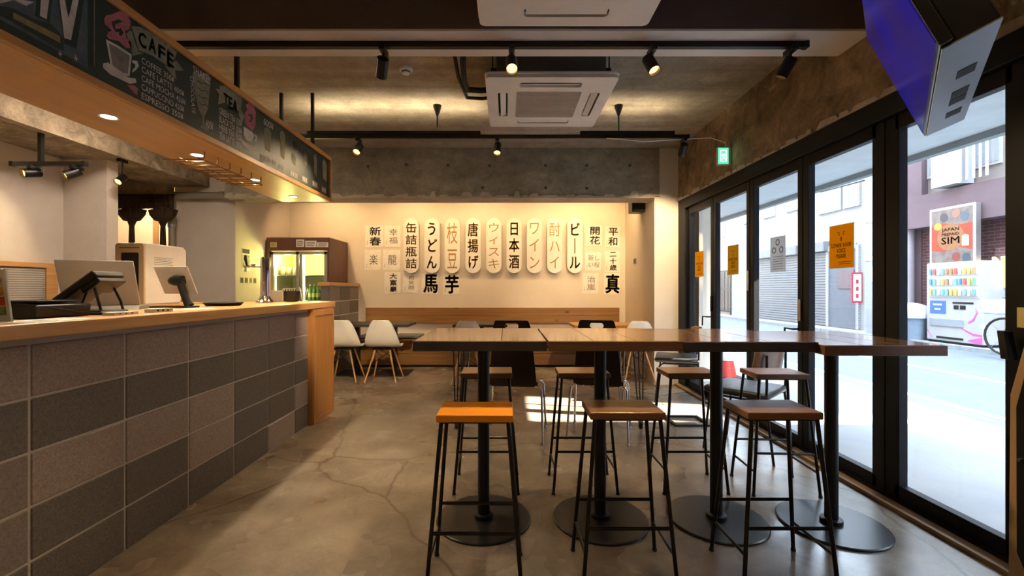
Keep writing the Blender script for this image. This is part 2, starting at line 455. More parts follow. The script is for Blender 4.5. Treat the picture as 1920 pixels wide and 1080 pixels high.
# ================================================================== THE SETTING
struct('floor', MB().box(-6.2, 2.30, -1.4, 7.3, -0.12, 0), m_floor, 'worn polished concrete floor with fine cracks')
struct('ceiling', MB().box(-6.2, 2.45, -1.4, 7.3, 2.95, 3.15), m_ceil, 'board-marked bare concrete ceiling')
struct('wall_back', MB().box(-3.6, 2.3, 7.10, 7.3, 0, 2.95), m_plaster, 'white plastered back wall behind the bench')
struct('wall_left', MB().box(-4.7, -4.5, -1.4, 4.45, 0, 2.95), m_kplaster, 'papered kitchen side wall on the left')
struct('wall_left_pier', MB().box(-4.7, -4.06, 4.45, 4.58, 0, 2.95), m_kplaster, 'papered wall pier beside the curtained doorway')
struct('wall_left_partition', MB().box(-4.29, -3.515, 5.665, 7.1, 0, 2.95), m_kplaster, 'papered partition right of the curtained doorway')
struct('wall_left_rear', MB().box(-3.515, -3.505, 5.666, 7.1, 0, 2.95), m_plaster, 'white wall return left of the fridge')
struct('wall_left_passage', MB().box(-6.2, -4.29, 6.7, 6.8, 0, 2.95), m_plaster, 'beige wall deep behind the curtained doorway')
struct('recess_screen', MB().box(-6.1, -4.29, 5.53, 5.66, 2.375, 2.95), m_rawwall, 'added dark screen over the shaded recess above the curtained doorway')  # added to hide the passage lamp, stands in for a dark recess
struct('wall_left_far', MB().box(-6.2, -6.1, -1.4, 6.7, 0, 2.95), m_plaster, 'side wall of the passage behind the kitchen')
struct('wall_front', MB().box(-6.2, 2.45, -1.5, -1.4, 0, 2.95), m_kplaster, 'wall behind the viewer')
struct('wall_right_rear', MB().prism([(1.843, 5.47), (2.40, 5.47), (2.40, 7.10), (1.918, 7.10)], lambda u, v, a: (u, v, a), 0, 2.95), m_plaster, 'white column and side wall at the right rear corner')
struct('wall_right', MB().box(2.14, 2.45, -1.4, 5.47, 2.285, 2.95), m_rawwall, 'rough stained concrete wall above the folding doors')
struct('wall_right_front', MB().box(2.14, 2.45, -1.4, 1.08, 0, 2.285), m_rawwall, 'concrete wall beside the doors near the viewer')
# crossing ceiling beam: dark face, underside paler with light put into its colour
struct('ceiling_beam', MB().box(-6.1, 2.14, 2.55, 2.83, 2.712, 2.95), m_beamface, 'dark beam crossing under the ceiling')
struct('beam_underside', MB().box(-6.1, 2.14, 2.552, 2.832, 2.70, 2.712), m_beamlow, 'underside of the crossing ceiling beam, lit in its colour')
# rear lintel beam
m_tie = mat('tie_hole_plug', (.075, .07, .06), .9)
struct('lintel_beam', MB().box(-3.505, 1.90, 5.45, 5.75, 2.345, 2.95), m_lintel, 'bare concrete lintel beam before the calligraphy wall')
sp = MB()
random.seed(3)
x = -3.5
while x < 1.84:                                   # broken lower edge of the lintel
    w = random.uniform(0.06, 0.26); h = random.uniform(0.012, 0.085) * (1 if random.random() < .75 else .35)
    sp.prism([(x, 2.345), (x + w, 2.345), (x + w * random.uniform(.7, .95), 2.345 + h), (x + w * random.uniform(.1, .4), 2.345 + h * random.uniform(.6, 1.2))],
             lambda u, v, a: (u, a, v), 5.438, 5.47)
    x += w * random.uniform(0.9, 1.6)
o = sp.build('spalled_edge', m_spall, None, bevel=0); tag(o, 'chipped pale lower edge of the concrete lintel beam', None, None, 'structure')
lt = bpy.data.objects['lintel_beam']
for px, py in ((690, 312), (762, 309), (840, 310), (918, 311), (1023, 310), (1100, 310), (1181, 310), (1023, 352), (1100, 353), (905, 352)):
    c = W(px, py, 5.45)
    MB().cyl((c.x, 5.452, c.z), (c.x, 5.4485, c.z), .019, n=14).build('tie_hole', m_tie, lt)
struct('lintel_shelf', MB().box(-3.5, 1.843, 5.443, 5.76, 2.325, 2.345), m_spall, 'rough pale strip under the lintel beam')
# beam above the kitchen
struct('kitchen_beam', MB().box(-4.5, -3.84, -1.4, 5.665, 2.51, 2.95), m_kbeam, 'raw concrete beam running above the kitchen')
# broken plaster ridge along the door head
rd = MB(); y = 1.0
while y < 5.4:
    l = random.uniform(0.06, 0.25); h = random.uniform(0.015, 0.05); t = random.uniform(0.006, 0.02)
    rd.prism([(y, 2.285), (y + l, 2.285), (y + l * .8, 2.285 + h), (y + l * .15, 2.285 + h * .8)], lambda u, v, a: (a, u, v), 2.14 - t, 2.15)
    y += l * random.uniform(0.8, 1.3)
tag(rd.build('trim_plaster', m_spall), 'broken plaster ridge along the door head', None, None, 'structure')

# ---------------- folding glass doors (five panels of 0.70 m, glass plane X = 2.20)
tag(MB().box(2.135, 2.27, 1.06, 5.45, 2.165, 2.285).build('trim_1', m_frame, bevel=0.004), 'black head rail of the folding glass doors', None, None, 'structure')
tag(MB().box(2.15, 2.27, 1.06, 5.45, 0.0, 0.035).build('trim_2', m_frame), 'black floor rail of the folding glass doors', None, None, 'structure')
m_sill = wood('sill_wood', (0.20, 0.115, 0.055), (0.34, 0.21, 0.10), 'Y', 0.6, 2.0)
tag(MB().box(2.085, 2.15, 1.0, 5.45, 0.0, 0.022).build('trim_3', m_sill, bevel=0.003), 'worn wooden sill strip along the folding doors', None, None, 'structure')
tag(MB().box(2.14, 2.27, 5.27, 5.47, 0.0, 2.285).build('trim_4', m_frame, bevel=0.004), 'black door jamb beside the white column', None, None, 'structure')
DJ = [5.27, 4.62, 3.92, 3.22, 2.52, 1.82, 1.08]
for i in range(6):
    y1, y0 = DJ[i] - 0.004, DJ[i + 1] + 0.004
    d = thing('door_%d' % (i + 1), ['narrow glass door panel beside the white column', 'second glass door panel with a yellow notice', 'middle glass door panel with a white notice',
        'glass door panel with the large orange notice', 'wide nearest glass door panel below the television', 'glass door panel cut by the picture edge'][i], None, (2.20, (y0 + y1) / 2, 0.035), kind='structure')
    st = 0.055 if i < 4 else 0.06
    wd = [0.0, 0.0, 0.0, 0.02, 0.02, 0.02][i]
    zt, zb = 2.088, 0.105
    for nm, a in (('stile', (2.175, 2.225, y0, y0 + st + (0.03 if i in (3, 4) else 0), 0.035, 2.165)), ('stile', (2.175, 2.225, y1 - st - (0.025 if i in (4, ) else 0), y1, 0.035, 2.165)),
                  ('rail', (2.175, 2.225, y0 + st, y1 - st, zt, 2.165)), ('rail', (2.175, 2.225, y0 + st, y1 - st, 0.035, zb))):
        MB().box(*a).build(nm, m_frame, d, world=True, bevel=0.003)
    MB().box(2.197, 2.203, y0 + st - .005, y1 - st + .005, zb - .005, zt + .005).build('pane', m_glass, d, world=True)
    if i in (0, 2):           # lever handles
        hy = y0 + st / 2
        h = MB().box(2.165, 2.176, hy - .016, hy + .016, 0.96, 1.12).build('lock_plate', m_alum if i == 2 else m_frame, d, world=True, bevel=0.003)
        MB().tube([(2.17, hy, 0.90), (2.12, hy, 0.90), (2.12, hy + .09, 0.90), (2.12, hy + .10, 0.80)], 0.008, 6).build('lever_handle', m_black, d, world=True)
    if i == 1:
        MB().box(2.165, 2.176, y0 + .005, y0 + .03, 1.18, 1.36).build('bolt', m_alum, d, world=True, bevel=0.003)
    if i == 5:
        MB().prism([(1.86, 1.02), (1.89, 1.02), (1.875, 0.90), (1.84, 0.90)], lambda u, v, a: (a, u, v), 2.11, 2.15).build('lever_handle', m_black, d, world=True, bevel=.004)
        MB().box(2.172, 2.176, 1.828, 1.866, 1.035, 1.12).build('tape_note', mat('tape', (0.62, 0.50, 0.20), 0.6), d, world=True)

# ---------------- outdoors
m_pave = mat('pavement', (0.33, 0.325, 0.325), 0.9, c2=(0.29, 0.287, 0.29), scale=1.6, bump=0.2, bscale=40)
m_road = mat('asphalt', (0.145, 0.165, 0.185), 0.9, c2=(0.125, 0.142, 0.162), scale=3, bump=0.3, bscale=200)
m_line = mat('road_paint', (0.55, 0.55, 0.54), 0.8)
m_green = mat('green_lane', (0.18, 0.28, 0.25), 0.9, c2=(0.15, 0.23, 0.215), scale=6)
m_kerb = mat('kerb_stone', (0.30, 0.33, 0.35), 0.9, c2=(0.24, 0.27, 0.29), scale=8)
struct('sidewalk', MB().box(2.30, 4.28, -16, 34, -0.14, -0.02), m_pave, 'pale concrete sidewalk outside the glass doors')
struct('road', MB().box(4.40, 9.3, -16, 34, -0.16, -0.07), m_road, 'asphalt street beyond the sidewalk')
struct('far_pavement', MB().box(9.4, 30, -16, 34, -0.16, 0.02), m_pave, 'paved strip across the street')
def runs(name, x0, x1, z0, z1, m, label, step=1.2, gap=0.012):
    k = thing(name, label, None, (x0, 3, z0), kind='structure')
    me = MB().box(0, x1 - x0, 0, step - gap, 0, z1 - z0).mesh('kerb_stone', m, bevel=0.01, seg=1)
    y = 1.0
    while y < 26:
        link('kerb_stone', me, k, (0, y - 3, 0)); y += step
runs('kerb', 4.28, 4.40, -0.14, -0.03, m_kerb, 'grey kerb stones along the near edge of the street')
runs('far_kerb', 9.3, 9.4, -0.14, 0.03, m_kerb, 'grey kerb stones along the far edge of the street')
for nm, x0, x1, m, lb in (('green_lane', 4.42, 4.74, m_green, 'green painted strip along the near road edge'), ('road_line', 4.76, 4.90, m_line, 'white line beside the green road strip'),
                          ('road_line', 6.62, 6.74, m_line, 'white line along the middle of the street')):
    tag(MB().box(x0, x1, -16, 34, -0.072, -0.066).build(nm, m), lb, None, None, 'structure')
# own building outside: canopy, upper storey and pillar
m_soff = mat('canopy_soffit', (0.62, 0.65, 0.67), 0.8)
m_fascia = mat('canopy_fascia', (0.30, 0.325, 0.33), 0.7)
struct('canopy_soffit', MB().box(2.45, 3.95, -6, 30, 2.50, 2.56), m_soff, 'pale soffit of the canopy outside the doors')
struct('canopy_fascia', MB().box(3.95, 4.03, -6, 30, 2.44, 2.72), m_fascia, 'grey edge beam of the outside canopy')
struct('upper_facade', MB().box(2.45, 2.6, -6, 30, 2.56, 12.0), mat('upper_facade_grey', (.13, .13, .14), .8), 'upper storey above the canopy')  # unseen storey, height and grey chosen to dim the street
struct('street_side_wall', MB().box(2.27, 2.45, 5.47, 30, -.02, 2.5), m_plaster, 'street side wall beyond the doors')
struct('outside_pillar', MB().box(2.45, 2.72, 5.75, 6.3, -.02, 2.5), mat('pillar_paint', (0.72, 0.66, 0.56), 0.8), 'cream pillar under the canopy outside')
struct('street_side_wall_near', MB().box(2.45, 2.5, -6, 1.08, -.02, 2.5), m_plaster, 'street side wall nearer the viewer')

# ================================================================== BAR COUNTER
bc = thing('bar_counter', 'bar counter faced with stacked grey and pinkish concrete blocks', 'counter', (-1.85, 2.4, 0))
MB().box(-2.02, -1.743, 0.6, 3.84, 0, 1.02).build('mortar_core', m_mortar, bc, world=True)
BM = {}
for k_, m_ in (('p', m_blk_p), ('d', m_blk_d), ('m', m_blk_m)):
    BM[k_] = MB().box(-0.02, 0.004, 0.005, 0.395, 0.005, 0.195).mesh('block', m_, bevel=0.003, seg=1)
    BM[k_ + 's'] = MB().box(-0.02, 0.004, 0.005, 0.236, 0.005, 0.195).mesh('block', m_, bevel=0.003, seg=1)
PAT = ['mdmddddpd', 'mddmddpddp', 'ppmpppddd', 'dddddddddp', 'ppppppppp']
PAT = {0: 'dmdddddpd', 1: 'dmmddpddp', 2: 'mdmpppddd', 3: 'dpddddddp', 4: 'ppppppppp'}
for r in range(5):
    for c in range(9):
        yy = 0.4 + 0.4 * c
        if yy > 3.6: continue
        short = c == 8
        link('block', BM[PAT[r][c] + ('s' if short else '')], bc, (-1.743 - (-1.85), yy - 2.4, 0.2 * r))
ep = MB().box(-2.02, -1.70, 3.845, 4.30, 0, 1.02).build('end_panel', m_endpanel, bc, world=True, bevel=0.004)
for a in ((-1.70, -1.692, 3.855, 3.90, 0.0, 1.0), (-1.70, -1.692, 4.265, 4.30, 0.0, 1.0), (-1.70, -1.692, 3.90, 4.265, 0.955, 1.0), (-1.70, -1.692, 3.90, 4.265, 0.0, 0.05)):
    MB().box(*a).build('panel_moulding', m_endpanel, ep, world=False, bevel=0.002).location = -wloc(ep)
ct = tag(MB().box(-2.48, -1.695, 0.6, 4.34, 1.02, 1.075).build('bar_worktop', m_counter, bevel=0.004), 'long orange-brown wooden worktop on the block-faced bar', 'worktop')
# low block wall beside the fridge
lw = thing('low_block_wall', 'low grey block wall with a wooden cap beside the fridge', 'wall', (-2.45, 6.5, 0))
MB().box(-2.505, -2.397, 5.905, 7.09, 0, 1.235).build('mortar_core', m_mortar, lw, world=True)
lb = MB().box(-0.01, 0.004, 0.006, 0.384, 0.006, 0.196).mesh('block', m_blk_m, bevel=0.003, seg=1)
lb2 = MB().box(-0.01, 0.004, 0.006, 0.384, 0.006, 0.196).mesh('block', m_blk_d, bevel=0.003, seg=1)
lf = MB().box(0.003, 0.112, -0.01, 0.01, 0.004, 0.196).mesh('block', m_blk_d, bevel=0.003, seg=1)
for r in range(6):
    for c in range(3):
        link('block', lb if (r + c) % 3 else lb2, lw, (-2.397 + 2.45, 5.91 + .39 * c - 6.5, 0.205 * r))
    link('block', lf, lw, (-2.507 + 2.45, 5.905 - 6.5, 0.205 * r))
MB().box(-2.53, -2.375, 5.87, 7.09, 1.237, 1.285).build('wooden_cap', m_counter, lw, world=True, bevel=.003)

# ================================================================== HANGING MENU BOARD
mbd = thing('menu_board', 'long hanging chalkboard menu box with an orange wooden frame', 'menu board', (-1.95, 2.9, 2.05))
MB().box(-2.20, -1.742, 0.3, 4.30, 2.05, 2.062).build('soffit', m_soffit, mbd, world=True)
MB().box(-2.20, -2.185, 0.3, 4.30, 2.062, 2.49).build('rear_panel', m_soffit, mbd, world=True)
MB().box(-2.20, -1.742, 0.3, 4.30, 2.478, 2.49).build('top_panel', m_soffit, mbd, world=True)
MB().box(-2.185, -1.742, 4.285, 4.30, 2.062, 2.478).build('end_panel', m_soffit, mbd, world=True)
cb = MB().box(-1.752, -1.742, 0.3, 4.285, 2.062, 2.478).build('chalkboard', m_chalkb, mbd, world=True)
for a in ((-1.742, -1.722, 0.3, 4.32, 2.05, 2.085), (-1.742, -1.722, 0.3, 4.32, 2.453, 2.49), (-1.742, -1.722, 4.285, 4.32, 2.085, 2.453)):
    MB().box(*a).build('frame_strip', m_frwood, mbd, world=True, bevel=0.004)
for x, y in ((-1.74, 3.93), (-2.02, 3.93), (-1.76, 2.86), (-2.02, 1.5)):
    MB().box(x - .012, x + .012, y - .012, y + .012, 2.49, 2.95).build('hanging_rod', m_black, mbd, world=True)
def S(px, py, X=-1.742):
    Y = F * (-X) / (950 - px)
    return (Y, CAMH - (py - 541) * Y / F)
def ink(pts, m, layer=1, name='chalk_drawing', src=None):
    if src:
        sc, ox, oy = src
        pts = [(p[0] / sc + ox, p[1] / sc + oy) for p in pts]
    q = [S(*p) for p in pts]
    put(flat([q], 0.0005, AX_LEFT, (-1.742 + 0.0004 * layer, 0, 0)), name, m, cb)
def chalk_text(s, px, py, w, h, m=None, layer=2, rot=0, bold=0.0, align='LEFT'):
    y, z = S(px, py)
    put(text(s, w, h, AX_LEFT, (-1.742 + 0.0005 * layer, y, z), align=align, bold=bold, rot=rot), 'chalk_lettering', m or m_ck_w, cb)
A = (5.4, 0, 0)
ink([(-400, -420), (885, -60), (885, 692), (640, 545), (30, 215), (-400, -20)], m_ck_b, 1, src=A)
ink([(0, 60), (130, 85), (350, 195), (505, 235), (600, 330), (640, 400), (640, 515), (560, 480), (130, 225), (-200, 60)], m_chalkb, 2, src=A)
ink([(130, 125), (605, 365), (605, 435), (130, 185)], m_ck_y, 3, src=A)
ink([(380, -60), (530, -60), (500, 235), (350, 160)], m_chalkb, 2, src=A)
ink([(415, -60), (500, -60), (468, 195), (400, 160)], m_ck_w, 3, src=A)
ink([(565, -80), (860, -80), (770, 495), (650, 440)], m_chalkb, 2, src=A)
ink([(590, -60), (640, -60), (690, 185), (745, -60), (805, -60), (715, 405), (648, 385)], m_ck_w, 3, src=A)
ink([(-100, -60), (340, 20), (260, 60), (140, 0), (-60, 50)], m_ck_w, 3, src=A)
for q in ((605, 545), (765, 590)):
    for a in (0, 1, 2):
        dx, dy = 30 * math.cos(a * PI / 3 + .3), 40 * math.sin(a * PI / 3 + .3)
        ink([(q[0] - dx, q[1] - dy), (q[0] + 4, q[1] - 4), (q[0] + dx, q[1] + dy), (q[0] - 4, q[1] + 4)], m_ck_w, 3, src=A)
ink([(948, -40), (958, -40), (958, 660), (948, 668)], m_ck_g, 1, src=A)
Bc = (4.695, 160, 0)
ink([(165, 170), (180, 135), (235, 125), (300, 98), (360, 108), (398, 190), (388, 255), (350, 272), (356, 335), (400, 368), (405, 425), (355, 425), (300, 365), (215, 345), (188, 320), (200, 280), (235, 272), (170, 215)], m_ck_p, 1, src=Bc)
ink([(230, 190), (290, 170), (330, 190), (300, 200), (260, 215), (265, 260), (310, 250), (335, 290), (315, 320), (290, 300), (300, 280), (270, 285), (240, 240)], m_chalkb, 2, src=Bc)
ink([(180, 345), (280, 398), (408, 480), (388, 672), (330, 660), (225, 590)], m_ck_w, 1, src=Bc)
ink([(205, 380), (280, 418), (388, 492), (372, 650), (330, 640), (238, 575)], m_ck_g, 2, src=Bc)
ink([(155, 560), (200, 548), (240, 600), (380, 682), (440, 690), (450, 728), (390, 738), (220, 655), (155, 595)], m_ck_w, 1, src=Bc)
ink([(412, 530), (455, 535), (470, 580), (450, 610), (415, 640), (412, 615), (440, 590), (435, 560), (412, 555)], m_ck_w, 1, src=Bc)
ink([(365, 745), (430, 750), (462, 780), (455, 840), (400, 790)], m_ck_p, 1, src=Bc)
ink([(405, 230), (480, 235), (600, 300), (720, 385), (805, 460), (790, 500), (745, 598), (690, 560), (590, 490), (470, 442)], m_ck_c, 1, src=Bc)
ink([(358, 295), (402, 262), (465, 455), (515, 468), (418, 490)], m_ck_c, 1, src=Bc)
ink([(700, 578), (800, 530), (862, 620), (790, 622), (800, 702), (745, 642)], m_ck_c, 1, src=Bc)
for ch, (u, v), hh in (('C', (485, 330), .066), ('A', (575, 380), .066), ('F', (660, 445), .066), ('E', (738, 505), .068)):
    chalk_text(ch, 160 + u / 4.695 - 4, v / 4.695, 0.042, hh, m_chalkb, 3, bold=0.03)
for i, (s, w) in enumerate((('COFFEE 350¥', .205), ('CAFE LATTE 400¥', .275), ('CAFE MOCHA 450¥', .285), ('CAPPUCCINO 450¥', .275), ('ESPRESSO 350¥', .27))):
    chalk_text(s, 265, 112 + 16.6 * i, w, 0.031)
Cc = (5.4, 340, 100)
ink([(110, 205), (285, 200), (288, 330), (268, 560), (237, 632), (210, 632), (175, 570), (140, 400)], m_ck_c, 1, src=Cc)
for k in range(4):
    y = 290 + k * 72
    ink([(140 + k * 6, y), (170 + k * 5, y - 18), (205, y + 14), (240, y + 8), (275, y + 34), (275, y + 42), (240, y + 18), (205, y + 24), (170 + k * 5, y - 8)], m_chalkb, 2, src=Cc)
ink([(213, 632), (236, 632), (232, 715), (282, 772), (262, 788), (190, 748), (212, 715)], m_ck_c, 1, src=Cc)
chalk_text('SHAKE!!', 362, 129, 0.14, 0.045)
chalk_text('CHOCOLATE', 361, 178, 0.20, 0.028, rot=-1.50, align='CENTER')
chalk_text('400¥', 385, 230, 0.066, 0.05)
ink([(388, 330), (450, 325), (540, 380), (617, 460), (595, 600), (530, 552), (440, 500), (372, 516)], m_ck_c, 1, src=Cc)
ink([(345, 352), (386, 365), (386, 420)], m_ck_c, 1, src=Cc)
ink([(600, 560), (640, 640), (615, 700), (575, 610)], m_ck_c, 1, src=Cc)
chalk_text('TEA', 340 + 425 / 5.4, 100 + 458 / 5.4, 0.14, 0.075, m_chalkb, 3, bold=0.03)
for i, s in enumerate(('GREEN TEA 350¥', 'BLACK TEA 350¥', 'HERB TEA 350¥', 'TEA LATTE 400¥')):
    chalk_text(s, 340 + 382 / 5.4, 100 + (575 + 82 * i) / 5.4, 0.225, 0.042)
ink([(650, 520), (690, 500), (735, 540), (752, 600), (748, 740), (720, 782), (670, 740), (642, 690), (640, 610), (665, 570)], m_ck_p, 1, src=Cc)
ink([(672, 620), (705, 615), (725, 660), (700, 700), (668, 690), (690, 680), (705, 655), (690, 635)], m_chalkb, 2, src=Cc)
ink([(630, 740), (720, 800), (738, 830), (715, 895), (665, 880), (632, 830)], m_ck_w, 1, src=Cc)
ink([(742, 815), (768, 840), (765, 890), (740, 895), (742, 870), (755, 862), (742, 840)], m_ck_w, 1, src=Cc)
ink([(605, 870), (640, 900), (735, 950), (750, 920), (765, 945), (755, 985), (700, 985), (620, 920)], m_ck_w, 1, src=Cc)
Dc = (5.687, 480, 200)
chalk_text('600¥', 480 + 80 / 5.687, 200 + 150 / 5.687, 0.13, 0.05)
chalk_text('BEER', 480 + 395 / 5.687, 200 + 395 / 5.687, 0.26, 0.055, m_ck_c, bold=0.02)
for (u0, v0, u1, v1) in ((85, 215, 160, 480), (255, 250, 310, 560), (375, 490, 425, 620), (505, 480, 545, 640), (615, 500, 650, 740), (705, 560, 755, 790)):
    w = u1 - u0
    s_ = 0.55
    ink([(u0, v0 + 30), (u0 + w * .3, v0), (u0 + w * .7, v0 + 20), (u1, v0 + 60), (u1 - w * .1, v1 + 10), (u0 + w * .15, v1 - 25)], m_ck_c if u0 < 400 else m_ck_g, 1, src=Dc)
    ink([(u0 + w * .12, v0 + 90), (u1 - w * .12, v0 + 120), (u1 - w * .2, v1 - 5), (u0 + w * .25, v1 - 35)], m_ck_y, 2, src=Dc)
for (u, v, w) in ((85, 550, 62), (172, 592, 48), (240, 640, 60), (362, 705, 84), (490, 765, 58), (598, 815, 62), (700, 880, 48)):
    k = .55                                          # little price cards, lettering too small to read
    ink([(u, v - 34), (u + w, v - 34 + w * k), (u + w, v + 26 + w * k), (u, v + 26)], m_ck_g, 1, src=Dc)
    for j in range(3):
        q = u + w * (.12 + .28 * j); e = (q - u) * k
        ink([(q, v - 22 + e), (q + w * .16, v - 18 + e), (q + w * .10, v + 16 + e), (q + w * .02, v + 20 + e)], m_ck_w, 2, src=Dc)
ink([(40, 500), (78, 520), (78, 620), (40, 590)], m_ck_g, 1, src=Dc)

# ================================================================== HIGH TABLES
def high_table(i, x, y, z, label, top_m, edge_m, rz=0.0, wd=0.60, dp=0.66):
    t = thing('high_table', label, 'table', (x, y, 0), rz, 'square high tables pushed into one long row')
    h = 0.045
    pl = [-wd/2, -wd/2 + wd*.34, -wd/2 + wd*.655, wd/2] if i != 0 else [-wd/2, .096, wd/2]
    # planks running front to back, joined to one slab with dark seams
    for a, b in zip(pl[:-1], pl[1:]):
        MB().box(a + .0012, b - .0012, -dp/2 + .012, dp/2 - .012, z - h + .002, z).build('plank', top_m, t, bevel=0.002, seg=1)
    for s in (-1, 1):
        MB().box(-wd/2, wd/2, min(s*dp/2, s*(dp/2 - .011)), max(s*dp/2, s*(dp/2 - .011)), z - h, z - .001).build('edge_band', edge_m, t, bevel=.002, seg=1)
    MB().box(-.2, .2, -.2, .2, z - h - .008, z - h).build('top_plate', m_black, t)
    MB().cyl((0, 0, 0.012), (0, 0, z - h - .008), 0.0305, n=20).build('pole', m_black, t, smooth=40)
    MB().lathe([(0.05, 0.013), (0.05, 0.03), (0.032, 0.034)], n=20).build('collar', m_black, t, smooth=40)
    MB().lathe([(0.245, 0), (0.245, 0.008), (0.24, 0.012), (0.0, 0.013)], n=40).build('base_plate', m_base, t, smooth=30)
    return t
high_table(0, -0.12, 2.285, 0.965, 'leftmost high table with a dark front edge above the orange stool', m_table, m_tedge)
high_table(1, 0.487, 2.285, 0.965, 'second high table from the left with a brown front edge', m_table2, m_tedge2, 0.0)
high_table(2, 1.09, 2.28, 0.962, 'third high table from the left with a dark front edge', m_table, m_tedge, -0.01)
high_table(3, 1.655, 2.235, 0.952, 'rightmost high table with a brown edge beside the glass doors', m_table2, m_tedge2, -0.015, 0.53)

# ================================================================== STOOLS
def make_stool(seat_m, name='bar_stool'):
    t = thing(name, 'x', 'stool', (0, 0, 0), 0, 'bar stools at the high tables')
    z = 0.70; w, d = 0.305, 0.212
    MB().box(-w/2, w/2, -d/2, d/2, z - .03, z).build('seat', seat_m, t, bevel=0.005)
    top = {}; foot = {}
    for sx in (-1, 1):
        for sy in (-1, 1):
            a = Vector((sx*(w/2 - .02), sy*(d/2 - .012), z - .03)); b = Vector((sx*.187, sy*.137, 0.006))
            top[sx, sy] = a; foot[sx, sy] = b
            lg = MB().cyl(a, b, 0.0085, n=10).build('leg', m_steel, t, smooth=40)
            MB().cyl(b + Vector((0, 0, .006)), b - Vector((0, 0, .006)), 0.0105, n=10).build('foot_cap', m_rubber, lg)
    at = lambda k, zz: top[k].lerp(foot[k], (top[k].z - zz) / (top[k].z - foot[k].z))
    for sy in (-1, 1):
        MB().cyl(at((-1, sy), .243), at((1, sy), .243), 0.0075, n=8).build('foot_rail', m_steel, t, smooth=40)
    for sx in (-1, 1):
        MB().cyl(at((sx, -1), .138), at((sx, 1), .138), 0.0065, n=8).build('side_rail', m_steel, t, smooth=40)
    MB().box(-w/2 + .015, w/2 - .015, -d/2 + .01, d/2 - .01, z - .036, z - .03).build('seat_frame', m_steel, t)
    return t
so = make_stool(m_stoolo); so.location = (-0.127, 1.835, 0); so.rotation_euler.z = 0.0
tag(so, 'bright orange-seated bar stool in front of the leftmost high table')
sb = make_stool(m_stoolb)
for i, (x, y, rz, lb_) in enumerate(((0.49, 1.87, 0, 'brown bar stool nearest the viewer in front of the second high table'), (1.125, 1.87, 0, 'brown bar stool nearest the viewer in front of the third high table'),
        (-0.12, 2.69, 0, 'brown bar stool behind the leftmost high table'), (0.46, 2.69, 0, 'brown bar stool behind the second high table'),
        (1.105, 2.69, 0, 'brown bar stool behind the third high table'), (1.62, 2.66, -0.05, 'brown bar stool behind the rightmost high table by the doors'))):
    o = sb if i == 0 else copy_tree(sb)
    o.location = (x, y, 0); o.rotation_euler.z = rz; tag(o, lb_)

# ================================================================== TRACK LIGHTS
def spot(label, top, center, d, on=True, power=None, angle=70, r=0.036, ln=0.115, blend=0.5, col=(1.0, 0.72, 0.40), lamp_m=None, group='track spotlights'):
    """track adapter, stem, cylindrical head with lens"""
    top = Vector(top); c = Vector(center); d = Vector(d).normalized()
    t = thing('track_spotlight', label, 'spotlight', top, 0, group)
    MB().box(top.x - .018, top.x + .018, top.y - .05, top.y + .05, top.z - .03, top.z).build('adapter', m_black, t, world=True, bevel=.003)
    back = c - d * ln * .15
    MB().tube([(top.x, top.y, top.z - .03), (top.x, top.y, (top.z + back.z) / 2), tuple(back)], 0.007, 8).build('stem', m_black, t, world=True)
    a, b = c - d * ln / 2, c + d * ln / 2
    # open tube so the lens sits recessed
    ax = d.orthogonal().normalized(); bx = d.cross(ax); n = 20
    rings = [(a, 0.6 * r), (a, r), (b, r), (b, r * .9), (b - d * .02, r * .88)]
    vs = []; fs = []
    for p, rr in rings:
        for k in range(n):
            vs.append(p + (ax * math.cos(2*PI*k/n) + bx * math.sin(2*PI*k/n)) * rr)
    for i in range(len(rings) - 1):
        for k in range(n): fs.append((i*n+k, i*n+(k+1) % n, (i+1)*n+(k+1) % n, (i+1)*n+k))
    fs.append(tuple(range(n)))
    h = MB().add(vs, fs).build('head', m_black, t, world=True, smooth=40)
    MB().cyl(b - d * .024, b - d * .02, r * .87, n=20).build('lens', (lamp_m or m_lamp) if on else m_alum, t, world=True)
    if on:
        l = bpy.data.lights.new('bulb', 'SPOT'); l.energy = power or SPOT_W; l.color = col
        l.spot_size = math.radians(angle); l.spot_blend = blend; l.shadow_soft_size = 0.025
        lo = bpy.data.objects.new('bulb', l); COL.objects.link(lo); lo.parent = t
        lo.location = (b + d * .005) - top
        lo.rotation_euler = d.to_track_quat('-Z', 'Y').to_euler()
    return t
def track(label, x0, x1, y, z, rods=()):
    t = thing('light_track', label, 'light track', ((x0 + x1) / 2, y, z))
    MB().box(x0, x1, y - .017, y + .017, z - .018, z + .018).build('rail', m_black, t, world=True, bevel=.003)
    for x in rods:
        r = MB().cyl((x, y, z + .018), (x, y, 2.95), 0.008, n=10).build('hanging_rod', m_black, t, world=True)
        MB().lathe([(0.012, -.10), (0.016, -.085), (0.038, -.02), (0.04, 0)], (x, y, 2.95), 16).build('ceiling_cup', m_black, t, world=True, smooth=40)
    for x in (x0, x1):
        MB().box(x - .012, x + .012, y - .02, y + .02, z - .02, z + .02).build('end_cap', m_black, t, world=True)
    return t
track('black light track under the crossing ceiling beam', -2.6, 1.82, 2.67, 2.682)
track('black light track hung on rods before the lintel beam', -2.3, 1.73, 4.19, 2.65, (-0.663, 1.07))
spot('dark spotlight on the front track, leftmost', (-0.75, 2.67, 2.664), (-0.765, 2.69, 2.555), (-.32, .72, -.62), True, 200, 44)
spot('lit spotlight on the front track facing the viewer', (0.03, 2.67, 2.664), (0.03, 2.645, 2.55), (.02, -.62, -.78), True, 75, 95)
spot('lit spotlight on the front track, third from the left', (0.885, 2.67, 2.664), (0.875, 2.655, 2.555), (.22, -.45, -.87), True, 55, 95)
